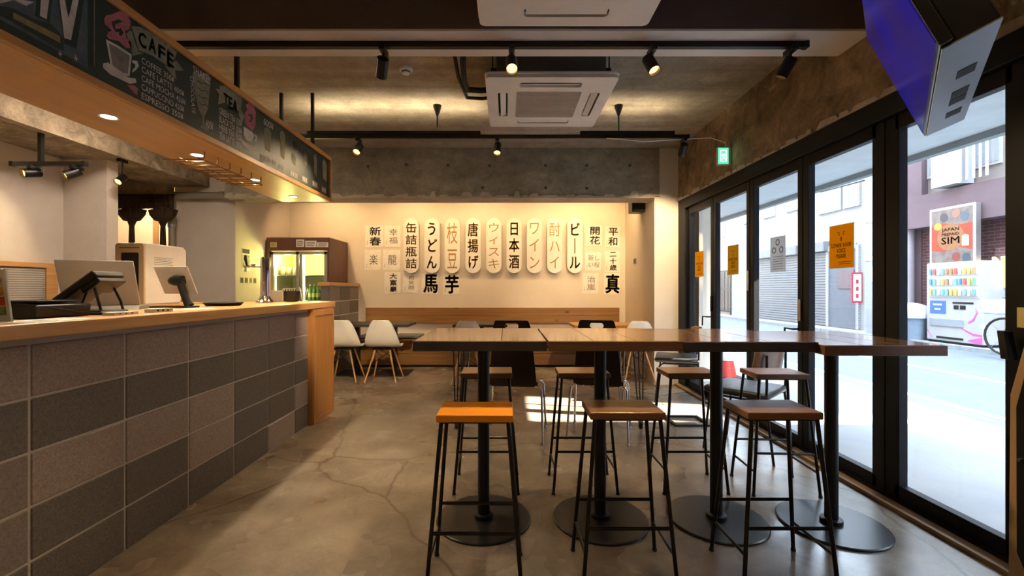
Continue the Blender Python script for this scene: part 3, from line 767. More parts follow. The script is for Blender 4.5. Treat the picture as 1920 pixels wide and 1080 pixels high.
spot('dark spotlight at the right end of the front track', (1.73, 2.67, 2.664), (1.715, 2.69, 2.555), (-.35, .35, -.87), True, 25, 80)
spot('lit spotlight on the rear track, leftmost', (-1.417, 4.19, 2.632), (-1.417, 4.18, 2.53), (-.07, -.65, -.75), True, 44, 86, blend=0.9)
spot('lit spotlight on the rear track, middle', (-0.09, 4.19, 2.632), (-0.088, 4.18, 2.53), (-.05, -.5, -.86), True, 35, 90)
spot('small dark spotlight at the right end of the rear track', (1.69, 4.19, 2.632), (1.69, 4.20, 2.53), (0.05, .75, -.66), True, 120, 75)
# hidden behind the lintel: wall washers on their own track
track('light track behind the lintel beam washing the calligraphy wall', -3.2, 1.7, 6.15, 2.932)
for i, x in enumerate((-2.75, -1.5, -0.4, 0.7, 1.45)):
    spot('wall washing spotlight behind the lintel beam, number %s from the left' % ['one', 'two', 'three', 'four', 'five'][i], (x, 6.15, 2.914), (x, 6.18, 2.80), (0.0, .62, -.78), True, 37, 130, blend=0.9, col=(1.0, 0.64, 0.29), group='wall washing spotlights behind the lintel')
# slim LED uplight sitting on the rear track, washing the ceiling
for i, (xa, xb) in enumerate(((-1.9, -0.25), (0.7, 1.6))):
    ul = thing('track_uplight', ['slim uplight on top of the rear track, left one', 'slim uplight on top of the rear track, right one'][i], 'uplight', ((xa + xb) / 2, 4.19, 2.668), 0, 'slim uplights on the rear track')
    MB().box(xa, xb, 4.178, 4.202, 2.668, 2.684).build('housing', m_black, ul, world=True)
    MB().box(xa + .01, xb - .01, 4.182, 4.198, 2.684, 2.686).build('diffuser', m_down, ul, world=True)
    for ya in (4.170, 4.202): MB().box(xa, xb, ya, ya + .008, 2.668, 2.700).build('side_lip', m_black, ul, world=True)
    l = bpy.data.lights.new('strip', 'AREA'); l.shape = 'RECTANGLE'; l.size = xb - xa; l.size_y = .016; l.energy = (6.0, 2.2)[i]; l.color = (1.0, 0.80, 0.52)
    lo = bpy.data.objects.new('strip', l); COL.objects.link(lo); lo.parent = ul; lo.location = (0, 0, .021); lo.rotation_euler = (PI - .25, 0, 0)
# unseen track added near the viewer to brighten the front, then kitchen lights
track('added unseen light track above the front floor near the viewer', -1.2, 1.4, 0.75, 2.932)
for i, x in enumerate((-0.9, 0.1, 1.1)):
    spot('added unseen spotlight above the front floor near the viewer, %s one' % ['left', 'middle', 'right'][i], (x, 0.75, 2.914), (x, 0.77, 2.80), (0.0, .38, -.92), True, 8, 95, blend=0.8, group='added spotlights above the front floor')
kt = track('short black light track in the kitchen', -4.17, -3.56, 3.70, 2.25)
MB().box(-3.945, -3.915, 3.685, 3.715, 2.268, 2.51).build('hanging_rod', m_black, kt, world=True)
spot('lit kitchen spotlight, left one', (-3.98, 3.70, 2.232), (-3.99, 3.68, 2.17), (-.30, -.90, -.25), True, 28, 125)
spot('lit kitchen spotlight, right one', (-3.63, 3.70, 2.232), (-3.65, 3.68, 2.165), (-.35, -.70, -.5), True, 28, 125)
spot('lit kitchen spotlight near the curtained doorway', (-3.90, 4.45, 2.51), (-3.90, 4.43, 2.30), (0.1, -.75, -.6), True, 28, 125)

kl = thing('added_kitchen_lamp', 'added flat ceiling lamp, unseen above the kitchen behind the menu board', 'ceiling lamp', (-3.0, 3.6, 2.95))  # unseen lamp added to brighten the kitchen walls
MB().box(-.3, .3, -.3, .3, -.05, 0).build('housing', m_white, kl, bevel=.005)
MB().box(-.28, .28, -.28, .28, -.054, -.05).build('diffuser', m_down, kl)
l = bpy.data.lights.new('panel', 'AREA'); l.shape = 'SQUARE'; l.size = .5; l.energy = 16; l.color = (1.0, 0.78, 0.60)
lo = bpy.data.objects.new('panel', l); COL.objects.link(lo); lo.parent = kl; lo.location = (0, 0, -.06)
# downlights in the soffit of the menu board
for i, (y, nm) in enumerate(((2.17, 'nearest'), (2.79, 'second'), (3.43, 'third'), (4.05, 'farthest'))):
    t = thing('downlight', '%s round downlight in the plywood soffit above the bar' % nm, 'downlight', (-1.97, y, 2.05), 0, 'downlights in the menu board soffit')
    MB().lathe([(0.032, -.001), (0.040, -.004), (0.042, 0)], n=24).build('rim', m_white, t, smooth=40)
    MB().lathe([(0.0, -.002), (0.031, -.002), (0.031, 0)], n=24).build('diffuser', m_down, t)
    l = bpy.data.lights.new('lamp', 'SPOT'); l.energy = 27; l.color = (1.0, 0.80, 0.54); l.spot_size = math.radians(120); l.spot_blend = 0.8; l.shadow_soft_size = 0.03
    lo = bpy.data.objects.new('lamp', l); COL.objects.link(lo); lo.parent = t; lo.location = (0, 0, -.012)

# ================================================================== CEILING AIR CONDITIONERS
m_acw = mat('ac_panel_white', (0.90, 0.86, 0.80), 0.45)
m_acg = mat('ac_body_grey', (0.16, 0.165, 0.17), 0.5, metal=0.4)
m_acslat = mat('ac_grille', (0.62, 0.54, 0.47), 0.6)
def ac(label, x, y, z=2.70):
    t = thing('ceiling_air_conditioner', label, 'air conditioner', (x, y, z), 0, 'white ceiling cassette air conditioners')
    S_ = 0.955
    holes = [rrect(0.50, 0.50, 0.02)]
    for k in range(4):
        c, s = math.cos(k*PI/2), math.sin(k*PI/2)
        q = rrect(0.46, 0.075, 0.02, 4, 0, 0.355)
        holes.append([(c*a - s*b, s*a + c*b) for a, b in q])
    me = flat([rrect(S_, S_, 0.035)] + holes, 0.028, AX_UP, (0, 0, 0)); put(me, 'panel', m_acw, t, world=False)
    me = flat([rrect(S_ + .012, S_ + .012, 0.04), rrect(S_ - .07, S_ - .07, 0.03)], 0.012, AX_UP, (0, 0, 0.028)); put(me, 'panel_rim', m_acw, t, world=False)
    MB().box(-.46, .46, -.46, .46, .03, .036).build('backing', m_dark, t)
    for k in range(4):
        M = Matrix.Rotation(k*PI/2, 4, 'Z') @ Matrix.Translation((0, .350, .006)) @ Matrix.Rotation(-0.35 if k else -.1, 4, 'X')
        MB().box(-.222, .222, -.022, .026, 0, .004, M).build('louver', m_acw, t, bevel=.001, seg=1)
    g = MB()
    for k in range(24): g.box(-.25, .25, -.244 + k*.0205, -.234 + k*.0205, .004, .009)
    for k in (-.25, -.125, 0, .125, .245): g.box(k - .003, k + .003, -.25, .25, .006, .012)
    tag(g.build('intake_grille', m_acslat, t), None, None, None, 'stuff')
    MB().box(-.25, .25, -.25, .25, .013, .018).build('grille_backing', m_acslat, t)
    MB().box(-.40, .40, -.40, .40, .036, .25).build('casing', m_acg, t, bevel=.006)
    for sx in (-1, 1):
        for sy in (-1, 1):
            MB().cyl((sx*.43, sy*.36, .09), (sx*.43, sy*.36, .25), .005, n=6).build('hanger_bolt', m_steel, t)
            MB().box(sx*.40 - .04, sx*.40 + .04, sy*.36 - .02, sy*.36 + .02, .10, .115).build('bracket', m_black, t)
    return t
ac('white ceiling air conditioner cut off by the top of the picture', 0.325, 2.03)
ac('white ceiling air conditioner behind the crossing beam', 0.325, 3.59)
pp = thing('refrigerant_pipe', 'black insulated pipes from the ceiling to the rear air conditioner', 'pipe', (-0.3, 3.4, 2.95))
MB().tube([(-.30, 3.05, 2.95), (-.30, 3.05, 2.88), (-.31, 3.10, 2.80), (-.32, 3.30, 2.77), (-.31, 3.45, 2.765), (-.2, 3.5, 2.78), (-.05, 3.5, 2.80)], .022, 8).build('thick_pipe', m_rubber, pp, world=True, smooth=60)
MB().tube([(-.36, 3.02, 2.95), (-.37, 3.06, 2.86), (-.36, 3.25, 2.775), (-.32, 3.55, 2.745), (-.2, 3.6, 2.76), (-.05, 3.6, 2.78)], .014, 8).build('thin_pipe', m_rubber, pp, world=True, smooth=60)
MB().tube([(-.36, 3.0, 2.92), (.0, 3.0, 2.92), (.1, 3.1, 2.92)], .02, 8).build('upper_pipe', m_rubber, pp, world=True, smooth=60)
sd = thing('smoke_detector', 'round white smoke detector on the concrete ceiling', 'smoke detector', (-0.80, 3.48, 2.95))
MB().lathe([(0.055, 0), (0.055, -.018), (0.05, -.024), (0.032, -.026), (0.03, -.045), (0.0, -.05)], n=24).build('housing', m_white, sd, smooth=40)
MB().lathe([(0.034, -.03), (0.034, -.036), (0.02, -.037)], n=24).build('vent_ring', m_dark, sd)
# second dark fitting near the board rods
fx = thing('ceiling_sensor', 'small black ceiling fitting above the menu board', 'ceiling fitting', (-2.02, 3.15, 2.95))
MB().lathe([(0.06, 0), (0.06, -.02), (0.045, -.05), (0, -.052)], n=20).build('housing', m_black, fx, smooth=40)

# ================================================================== BACK WALL ART
WY = 7.10
plates = ['缶\n詰\n瓶\n詰', 'う\nど\nん', '枝\n豆', '唐\n揚\nげ', 'ウ\nィ\nス\nキ', '日\n本\n酒', 'ワ\nイ\nン', '酎\nハ\nイ', 'ビ\n｜\nル']
eng = ['leftmost, four stacked block characters', 'second from left, three hiragana', 'third from left, thin edamame characters', 'fourth from left, fried chicken characters', 'fifth from left, four katakana',
       'sixth from left, sake characters', 'seventh from left, slanted wine katakana', 'eighth from left, three mixed characters', 'rightmost, beer katakana']
for i, px in enumerate((771, 810, 848, 887, 926, 964, 1002, 1040, 1078)):
    c = W(px, 460.5, WY - .06)
    t = thing('oval_sign_plate', 'long white oval menu plate with ochre lettering, %s' % eng[i], 'wall sign', (c.x, WY - .06, c.z), 0, 'oval menu plates on the back wall')
    w, h = 0.245, 0.885; tw_ = (.17, .16, .17, .165, .165, .16, .165, .17, .16)[i]
    put(flat([rrect(w, h, w/2 - .0005, 10)], 0.032, AX_BACK, (c.x, WY - .028, c.z)), 'plate', m_plate, t)
    put(flat([rrect(w, h, w/2 - .0005, 10), rrect(w - .03, h - .03, (w - .03)/2 - .0005, 10)], 0.006, AX_BACK, (c.x, WY - .060, c.z)), 'rim', m_plate, t)
    put(flat([rrect(w * .6, h * .75, 0.02, 3)], 0.028, AX_BACK, (c.x, WY - .0, c.z)), 'spacer', m_plate, t)
    put(text(plates[i], tw_, 0.73, AX_BACK, (c.x, WY - .0605, c.z), bold=0.022 if i in (0, 1, 3, 5, 8) else 0.0, line=1.12), 'lettering', m_gold, t)
papers = [(702, 443, '新\n春', 1, 34, 40, 'bold two-character new spring sheet, leftmost of the top row'), (736, 443, '幸\n福', 0, 30, 40, 'thin two-character happiness sheet beside the leftmost plate'),
          (699, 487, '楽', 0, 30, 38, 'small single music character sheet, lowest on the far left'), (734, 487, '龍', 0, 32, 38, 'dragon character sheet under the happiness sheet'),
          (736, 530, '大\n富\n豪', 1, 30, 40, 'three stacked dark characters, leftmost of the bottom row'), (770, 530, '初\n笑\n顔', 0, 28, 38, 'three scattered thin characters under the first plate'),
          (806, 532, '馬', 2, 31, 38, 'bold horse character under the second plate'), (846, 533, '芋', 2, 30, 38, 'bold potato character under the third plate'),
          (1114, 442, '開\n花', 1, 30, 38, 'two-character blossom sheet right of the last plate'), (1148, 444, '平\n和', 1, 28, 38, 'peace sheet, top right corner'),
          (1112, 490, '新し\nい桜', 0, 30, 34, 'four small characters, middle right beside the last plate'), (1148, 490, '二\n十\n歳', 1, 28, 40, 'three-character twenty years sheet, right edge middle'),
          (1107, 531, '治\n嵐', 0, 30, 38, 'two rough characters, bottom row right'), (1147, 532, '真', 2, 30, 40, 'bold truth character, bottom right corner')]
for px, py, s, b, w, h, lb_ in papers:
    c = W(px, py, WY)
    W_, H_ = w * WY / F, h * WY / F
    t = thing('calligraphy_sheet', 'white calligraphy paper with ' + lb_, 'calligraphy', (c.x, WY, c.z), 0, 'calligraphy sheets on the back wall')
    rz = random.uniform(-.02, .02)
    R = Matrix.Rotation(rz, 3, 'Z')
    n = len(s.replace('\n', ''))
    put(flat([rrect(W_, H_, 0.004, 1)], 0.003, AX_BACK @ R, (c.x, WY - .0005, c.z)), 'paper', m_paper, t)
    lines = s.count('\n') + 1
    hh = H_ * (.86 if lines > 1 else .62) * (1 if b else .8); ww = W_ * (.62 if lines == 2 else .46) * (1 if b else .85)
    if lines == 1: ww = W_ * .5
    if s == '新し\nい桜': ww = W_ * .72
    if s in '馬芋真': hh, ww = H_ * .88, W_ * .82
    put(text(s, ww, hh, AX_BACK @ R, (c.x + W_ * .05, WY - .0042, c.z), bold=(0.0, 0.02, 0.026)[b], line=1.1), 'brush_lettering', m_ink if b else m_inkg, t)
    put(text('彡\n彡', W_ * .09, H_ * .2, AX_BACK @ R, (c.x - W_ * .38, WY - .0042, c.z - H_ * .3), line=.9), 'signature', m_inkg, t)
# speaker and small box on the right rear wall
spk = thing('wall_speaker', 'small black loudspeaker on the white column', 'speaker', (1.80, 6.0, 1.2 + (541 - 381) * 5.9 / F))
MB().box(-.11, .085, -.10, .10, -.115, .115).build('cabinet', m_plast, spk, bevel=.012)
MB().box(-.095, .06, -.106, -.10, -.10, .10).build('grille', m_rubber, spk, bevel=.003)
MB().box(.03, .09, -.02, .02, -.03, .03).build('bracket', m_black, spk)
sw = thing('wall_switch', 'small grey switch plate on the side wall right of the calligraphy', 'switch', (1.885, 6.42, 1.2 + (541 - 489) * 6.42 / F))
MB().box(-.014, .0, -.05, .05, -.035, .035).build('plate', mat('switch_grey', (.16, .14, .12), .5), sw, bevel=.003)
MB().box(-.018, -.013, -.03, .03, -.018, .018).build('button', m_plast, sw, bevel=.001)

# ================================================================== BENCH
bn = thing('wall_bench', 'long built-in pine bench along the back wall', 'bench', (-.2, 6.85, 0))
x0, x1 = -2.27, 1.815
for z0, z1 in ((0.645, 0.765), (0.768, 0.89)):
    MB().box(x0, x1, 7.055, 7.098, z0, z1).build('back_board', m_bench, bn, world=True, bevel=.003)
for k in range(3):
    MB().box(x0, x1, 6.60 + k * .165, 6.76 + k * .165, 0.405, 0.43).build('seat_board', m_bench, bn, world=True, bevel=.003)
for z0, z1 in ((0.04, 0.215), (0.22, 0.40)):
    MB().box(x0, x1, 6.66, 6.685, z0, z1).build('front_board', m_bench, bn, world=True, bevel=.003)
MB().box(x0, x1, 6.70, 6.72, 0.0, 0.05).build('plinth', m_dark, bn, world=True)
for x in (x0 + .02, -.2, x1 - .02):
    MB().box(x - .02, x + .02, 6.69, 7.09, 0.0, 0.40).build('support', m_bench, bn, world=True)
for i, (x, lb_) in enumerate(((-1.52, 'grey seat cushion on the bench behind the right white chair'), (-2.05, 'grey seat cushion on the bench behind the left white chair'))):
    c = thing('seat_cushion', lb_, 'cushion', (x, 6.83, 0.43), 0, 'grey bench cushions')
    MB().box(-.21, .21, -.20, .20, 0.0, .055).build('pad', m_greyfab, c, bevel=.024, seg=3, smooth=60)
    MB().tube([(-.2, -.2, .028), (.2, -.2, .028)], .005, 6).build('piping', m_greyfab, c)

# ================================================================== DINING CHAIRS AND TABLES
def shell_mesh():
    prof = [(.215, .425, .17), (.20, .438, .205), (.12, .437, .225), (.02, .43, .23), (-.07, .432, .232), (-.13, .455, .232), (-.165, .50, .228), (-.188, .57, .215), (-.205, .65, .185), (-.218, .73, .150), (-.226, .785, .118), (-.228, .80, .085)]
    vs = []; fs = []; nv = 13
    for i, (y, z, hw) in enumerate(prof):
        t = i / (len(prof) - 1)
        for j in range(nv):
            v = -1 + 2 * j / (nv - 1)
            e = abs(v) ** 3
            seat = max(0, 1 - t * 1.8)
            vs.append((hw * math.copysign(abs(v) ** .9, v), y + e * .055 * (1 - seat), z + e * .03 * seat))
    for i in range(len(prof) - 1):
        for j in range(nv - 1):
            a = i * nv + j
            fs.append((a, a + 1, a + nv + 1, a + nv))
    return MB().add(vs, fs)
def make_shell_chair():
    t = thing('shell_chair', 'x', 'chair', (0, 0, 0), 0, 'white shell chairs with wooden legs')
    s = shell_mesh().build('shell', m_shell, t, smooth=80)
    so_ = s.modifiers.new('thickness', 'SOLIDIFY'); so_.thickness = 0.007; so_.offset = 0
    sb_ = s.modifiers.new('smooth', 'SUBSURF'); sb_.levels = 1; sb_.render_levels = 1
    for sx in (-1, 1):
        for sy in (-1, 1):
            MB().tube([(sx*.09, sy*.09, .415), (sx*.20, sy*.20, 0.0)], [.013, .0085], 10).build('leg', m_dowel, t, smooth=40)
            MB().tube([(sx*.10, sy*.10, .40), (-sx*.135, sy*.135, .22)], .0035, 6).build('wire_brace', m_black, t)
    MB().box(-.12, .12, -.12, .12, .410, .424).build('mount', m_black, t)
    return t
ch = make_shell_chair()
for i, (x, y, rz, lb_) in enumerate(((-2.13, 5.78, 0.05, 'white shell chair half hidden by the bar end'), (-1.61, 5.78, 0.0, 'white shell chair standing clear of the bar end'),
        (-0.49, 5.62, 0.0, 'white shell chair behind the leftmost high table'), (1.13, 5.55, 0.0, 'white shell chair mostly hidden by the dark chair'), (1.655, 5.62, 0.0, 'white shell chair nearest the white column'))):
    o = ch if i == 0 else copy_tree(ch)
    o.location = (x, y, 0); o.rotation_euler.z = rz; tag(o, lb_)

def make_ply_chair():
    t = thing('plywood_chair', 'x', 'chair', (0, 0, 0), 0, 'dark plywood chairs with chrome legs')
    # back panel with hand hole, slightly wider at the bottom
    out = []
    for u, v in rrect(2.0, 1.0, 0.14, 5):
        z = .5 + v
        hw = .19 - .05 * z
        out.append((u * hw, z * .535))
    hole = rrect(.105, .045, .02, 4, 0.0, .49)
    M = Matrix.Translation((0, -.17, .43)) @ Matrix.Rotation(0.17, 4, 'X') @ Matrix.Rotation(PI/2, 4, 'X')
    me = flat([out, hole], 0.011); me.transform(M)
    put(me, 'backrest', m_wenge, t, world=False)
    sh = MB()
    prof = [(.21, .432), (.19, .446), (.10, .45), (-.05, .437), (-.13, .432), (-.168, .445), (-.176, .47)]
    vs = []; fs = []
    for y, z in prof:
        for x in (-.195, .195): vs.append((x, y, z))
        for x in (.195, -.195): vs.append((x, y, z - .011))
    for i in range(len(prof) - 1):
        b = i * 4
        for k in range(4): fs.append((b + k, b + (k + 1) % 4, b + 4 + (k + 1) % 4, b + 4 + k))
    fs += [(0, 1, 2, 3), tuple(len(vs) - 4 + k for k in (3, 2, 1, 0))]
    sh.add(vs, fs).build('seat', m_wenge, t, bevel=.003, seg=1, smooth=40)
    for sx in (-1, 1):
        for sy, fy in ((1, .20), (-1, -.245)):
            pts = [(sx*.05, sy*.06, .425), (sx*.17, sy*.11, .425), (sx*.205, sy*.125, .415), (sx*.222, sy*.135, .39), (sx*.238, fy, 0.012)]
            l = MB().tube(pts, .0095, 10).build('leg', m_chrome, t, smooth=60)
            MB().lathe([(.016, 0), (.016, .006), (.010, .018)], (sx*.238, fy, 0), 12).build('foot_glide', m_chrome, l, smooth=40)
    MB().box(-.08, .08, -.1, .1, .416, .426).build('mount', m_black, t)
    return t
pc = make_ply_chair()
for i, (x, y, rz, lb_) in enumerate(((0.075, 3.63, -0.14, 'dark plywood chair with chrome legs behind the leftmost high table'), (0.775, 3.65, -0.30, 'dark plywood chair with chrome legs behind the second high table'))):
    o = pc if i == 0 else copy_tree(pc)
    o.location = (x, y, 0); o.rotation_euler.z = rz; tag(o, lb_)

# hairpin leg table
ht = thing('hairpin_table', 'long low dining table on black hairpin legs behind the high tables', 'table', (.36, 4.05, 0))
MB().box(-.46, 1.19, 3.72, 4.42, .688, .72).build('table_top', m_bentply, ht, world=True, bevel=.004)
for x in (-.41, 1.13):
    for y in (3.76, 4.38):
        s = 1 if x > 0 else -1
        l = MB().box(x - .06, x + .06, y - .04, y + .04, .682, .688).build('leg', m_black, ht, world=True)
        for dx in (-.045, 0, .045):
            MB().tube([(x + dx, y, .682), (x + dx * .25 + s * .02, y, .008)], .006, 6).build('rod', m_black, l, world=True)
        MB().lathe([(.014, 0), (.014, .012), (.006, .014)], (x + s * .02, y, 0), 10).build('foot', m_black, l, world=True)
def pedestal(label, x, y, w, d, m):
    t = thing('pedestal_table', label, 'table', (x, y, 0), 0, 'small pedestal tables along the bench')
    MB().box(-w/2, w/2, -d/2, d/2, .675, .71).build('table_top', m, t, bevel=.004)
    MB().box(-.035, .035, -.035, .035, .012, .675).build('pole', m_black, t)
    MB().box(-.225, .225, -.235, .235, 0, .012).build('base_plate', m_black, t, bevel=.003)
    MB().box(-.18, .18, -.18, .18, .668, .675).build('top_plate', m_black, t)
pedestal('dark pedestal table before the bench beside the block wall', -2.12, 6.22, .50, .56, m_tedge)
pedestal('dark pedestal table before the right white chair of the left pair', -1.59, 6.22, .50, .56, m_tedge)
pedestal('dark pedestal table before the bench behind the leftmost high table', -0.36, 6.2, .74, .56, m_tedge)
pedestal('orange-brown wooden table before the bench at the right end', 1.38, 6.12, .96, .62, m_lowtab)

# ---- armchairs by the doors
def make_armchair():
    t = thing('tube_chair', 'x', 'chair', (0, 0, 0), 0, 'black tube chairs with curved walnut backs')
    MB().box(-.23, .23, -.215, .225, .425, .475).build('seat_pad', m_leather, t, bevel=.022, seg=3, smooth=60)
    vs = []; fs = []; n = 14
    for i in range(n + 1):
        a = -1.0 + 2.0 * i / n
        x, y = .27 * math.sin(a) / math.sin(1.0), -.235 + .20 * (1 - math.cos(a))
        for z in (.62, .64, .70, .765, .785):
            k = 1 - .9 * max(0, abs(a) - .75)
            zc = .70 + (z - .70) * k
            vs.append((x, y - (z - .70) * .15, zc))
    for i in range(n):
        for j in range(4):
            b = i * 5 + j; fs.append((b, b + 1, b + 6, b + 5))
    b = MB().add(vs, fs).build('backrest', m_bentply, t, smooth=80)
    so_ = b.modifiers.new('thickness', 'SOLIDIFY'); so_.thickness = .012
    for sx in (-1, 1):
        MB().tube([(sx*.225, -.25, 0.0), (sx*.215, -.20, .41), (sx*.215, -.205, .52), (sx*.215, -.205, .74)], .009, 8).build('rear_leg', m_black, t, smooth=60)
        MB().tube([(sx*.225, .22, 0.0), (sx*.215, .18, .38), (sx*.212, .14, .415), (sx*.212, -.15, .415), (sx*.213, -.20, .42)], .009, 8).build('front_leg', m_black, t, smooth=60)
    for y in (-.13, .13):
        MB().tube([(-.212, y, .415), (.212, y, .415)], .008, 8).build('seat_rail', m_black, t)
    return t
am = make_armchair()
for i, (x, y, rz, lb_) in enumerate(((1.80, 3.30, 0.75, 'black leather chair with curved walnut back by the glass doors'), (1.85, 4.75, 1.2, 'black tube chair farther off beside the white column'))):
    o = am if i == 0 else copy_tree(am)
    o.location = (x, y, 0); o.rotation_euler.z = rz; tag(o, lb_)
fsn = thing('floor_stand', 'flat black metal frame lying on the sunlit floor by the doors', 'metal frame', (1.62, 3.95, 0))
for a in ((-.16, .16, -.15, -.125), (-.16, .16, .125, .15), (-.16, -.135, -.125, .125), (.135, .16, -.125, .125)):
    MB().box(*a, 0, .018).build('bar', m_black, fsn, bevel=.002)

# ================================================================== FRIDGE
m_fb = wood('fridge_brown', (0.115, 0.045, 0.028), (0.14, 0.058, 0.036), 'Z', .45, .8)
fr = thing('display_fridge', 'brown-cased double glass door display fridge in the rear corner', 'fridge', (-3.03, 6.72, 0))
X0, X1, Y0, Y1, ZT = -3.475, -2.57, 6.35, 7.09, 1.94
for nm, a in (('side_panel', (X0, X0 + .03, Y0, Y1, 0, ZT)), ('side_panel', (X1 - .03, X1, Y0, Y1, 0, ZT)), ('top_panel', (X0 + .03, X1 - .03, Y0, Y1, ZT - .19, ZT)),
              ('rear_panel', (X0 + .03, X1 - .03, Y1 - .03, Y1, 0, ZT - .19)), ('base_panel', (X0 + .03, X1 - .03, Y0, Y1 - .03, 0, .25))):
    MB().box(*a).build(nm, m_fb, fr, world=True, bevel=.003)
m_inner = mat('fridge_liner', (.82, .80, .48), .5)
MB().box(X0 + .03, X1 - .03, Y1 - .036, Y1 - .03, .25, ZT - .19).build('liner', m_inner, fr, world=True)
MB().box(X0 + .031, X0 + .037, Y0 + .07, Y1 - .036, .25, ZT - .19).build('liner', m_inner, fr, world=True)
MB().box(X1 - .037, X1 - .031, Y0 + .07, Y1 - .036, .25, ZT - .19).build('liner', m_inner, fr, world=True)
for z in (.55, .80, 1.03, 1.40):
    MB().box(X0 + .045, X1 - .045, Y0 + .12, Y1 - .04, z - .012, z).build('shelf', m_alum, fr, world=True)
xm = (X0 + X1) / 2 - .0
for k, (a, b, yy) in enumerate(((X0 + .035, xm + .045, Y0 + .035), (xm - .035, X1 - .035, Y0 + .01))):
    d = MB().box(a, a + .045, yy, yy + .025, .26, ZT - .20).build('door', m_alum, fr, world=True, bevel=.002)
    MB().box(b - .045, b, yy, yy + .025, .26, ZT - .20).build('door_stile', m_alum, d, world=True, bevel=.002)
    MB().box(a, b, yy, yy + .025, ZT - .245, ZT - .20).build('door_rail', m_alum, d, world=True, bevel=.002)
    MB().box(a, b, yy, yy + .025, .26, .31).build('door_rail', m_alum, d, world=True, bevel=.002)
    MB().box(a + .04, b - .04, yy + .010, yy + .015, .30, ZT - .24).build('pane', m_glass, d, world=True)
m_tube = emitter('fridge_tube', (1.0, .92, .42), 6.0)
MB().cyl((xm + .04, Y0 + .10, .35), (xm + .04, Y0 + .10, ZT - .25), .014, n=10).build('light_tube', m_tube, fr, world=True)
MB().cyl((X0 + .08, Y0 + .10, .35), (X0 + .08, Y0 + .10, ZT - .25), .008, n=10).build('light_tube', m_tube, fr, world=True)
for x in (-.22, .22):
    l = bpy.data.lights.new('fridge_light', 'POINT'); l.energy = 12; l.color = (1, .82, .24); l.shadow_soft_size = .05
    lo = bpy.data.objects.new('fridge_light', l); COL.objects.link(lo); lo.parent = fr; lo.location = (x, -.22, 1.62)
for i, (px, py, w, h, m) in enumerate(((513, 459, 12, 9, mat('yellow_note', (.75, .68, .30), .7)), (563, 456, 15, 14, m_white_p), (583, 457.5, 21, 12, m_white_p), (605, 459, 21, 9, m_white_p))):
    c = W(px, py, Y0)
    n = thing('paper_notice', ['small yellow notice on the fridge top, leftmost', 'tall white notice on the fridge top', 'wide white notice in the middle of the fridge top', 'low white notice on the fridge top, rightmost'][i], 'notice', (c.x, Y0, c.z), 0, 'notices stuck on the fridge')
    w *= Y0 / F; h *= Y0 / F
    MB().box(-w/2, w/2, -.003, -.001, -h/2, h/2).build('sheet', m, n)
    for k in range(3):
        MB().box(-w*.38, w*(.36 - .1 * (k == 2)), -.0035, -.003, h*(.25 - .25*k) - h*.05, h*(.25 - .25*k) + h*.05).build('print_line', m_inkg, n)
# bottles on the lower right shelf
m_green_g = mat('green_bottle_glass', (.10, .30, .03), .12, spec=.7, emit=None)
m_label = mat('bottle_label', (.55, .62, .20), .6)
bt = thing('green_bottle', 'x', 'bottle', (0, 0, 0), 0, 'green bottles on the fridge shelf')
MB().lathe([(.028, 0), (.030, .005), (.030, .12), (.026, .145), (.012, .175), (.0115, .215), (.014, .218), (.014, .225), (.0, .226)], n=14).build('body', m_green_g, bt, smooth=40)
MB().lathe([(.0305, .04), (.0307, .042), (.0307, .10), (.0305, .102)], n=14).build('label_band', m_label, bt, smooth=40)
MB().lathe([(.0145, .212), (.0148, .214), (.0148, .228), (.0, .229)], n=10).build('cap', m_alum, bt)
order = ['leftmost', 'second', 'third', 'fourth', 'fifth', 'rightmost']
for i in range(6):
    o = bt if i == 0 else copy_tree(bt)
    o.location = (-2.935 + i * .062, Y0 + .20, 1.03); tag(o, 'green beer bottle on the fridge shelf, %s of the front row' % order[i])
cn = thing('drink_can', 'x', 'can', (0, 0, 0), 0, 'gold cans on the low fridge shelf')
MB().lathe([(.028, 0), (.032, .008), (.032, .105), (.026, .12), (.0, .121)], n=14).build('body', mat('gold_can', (.62, .42, .10), .3, metal=.6), cn, smooth=40)
MB().lathe([(.0322, .03), (.0324, .032), (.0324, .08), (.0322, .082)], n=14).build('label_band', m_white_p, cn, smooth=40)
for i in range(5):
    o = cn if i == 0 else copy_tree(cn)
    o.location = (-2.92 + i * .068, Y0 + .20, .80); tag(o, 'gold drink can on the low fridge shelf, %s' % ['leftmost', 'second from left', 'middle one', 'fourth from left', 'rightmost'][i])
mg = thing('glass_mug', 'x', 'mug', (0, 0, 0), 0, 'mugs chilling in the fridge')
m_mug = mat('frosted_mug', (.42, .44, .36), .15, spec=.8)
MB().lathe([(.034, 0), (.038, .006), (.040, .12), (.036, .12), (.034, .012), (0, .012)], n=16).build('body', m_mug, mg, smooth=40)
MB().tube([(.036, 0, .10), (.065, 0, .095), (.068, 0, .04), (.036, 0, .03)], .006, 6).build('handle', m_mug, mg, smooth=60)
for i in range(4):
    o = mg if i == 0 else copy_tree(mg)
    o.location = (-3.36 + i * .095, Y0 + .24, 1.40); o.rotation_euler.z = .4; tag(o, 'frosted glass mug on the upper fridge shelf, %s' % ['leftmost', 'second', 'third', 'rightmost'][i])
bg_ = thing('paper_parcel', 'wrapped cream parcel behind the left fridge door', 'parcel', (-3.22, Y0 + .26, 1.03))
MB().box(-.13, .13, -.09, .09, 0, .17).build('body', mat('kraft_paper', (.62, .50, .34), .8), bg_, bevel=.02, seg=2)
MB().box(-.135, .135, -.012, .012, .0, .175).build('tape', m_cream, bg_)

# ================================================================== THINGS ON THE BAR
CT = 1.075
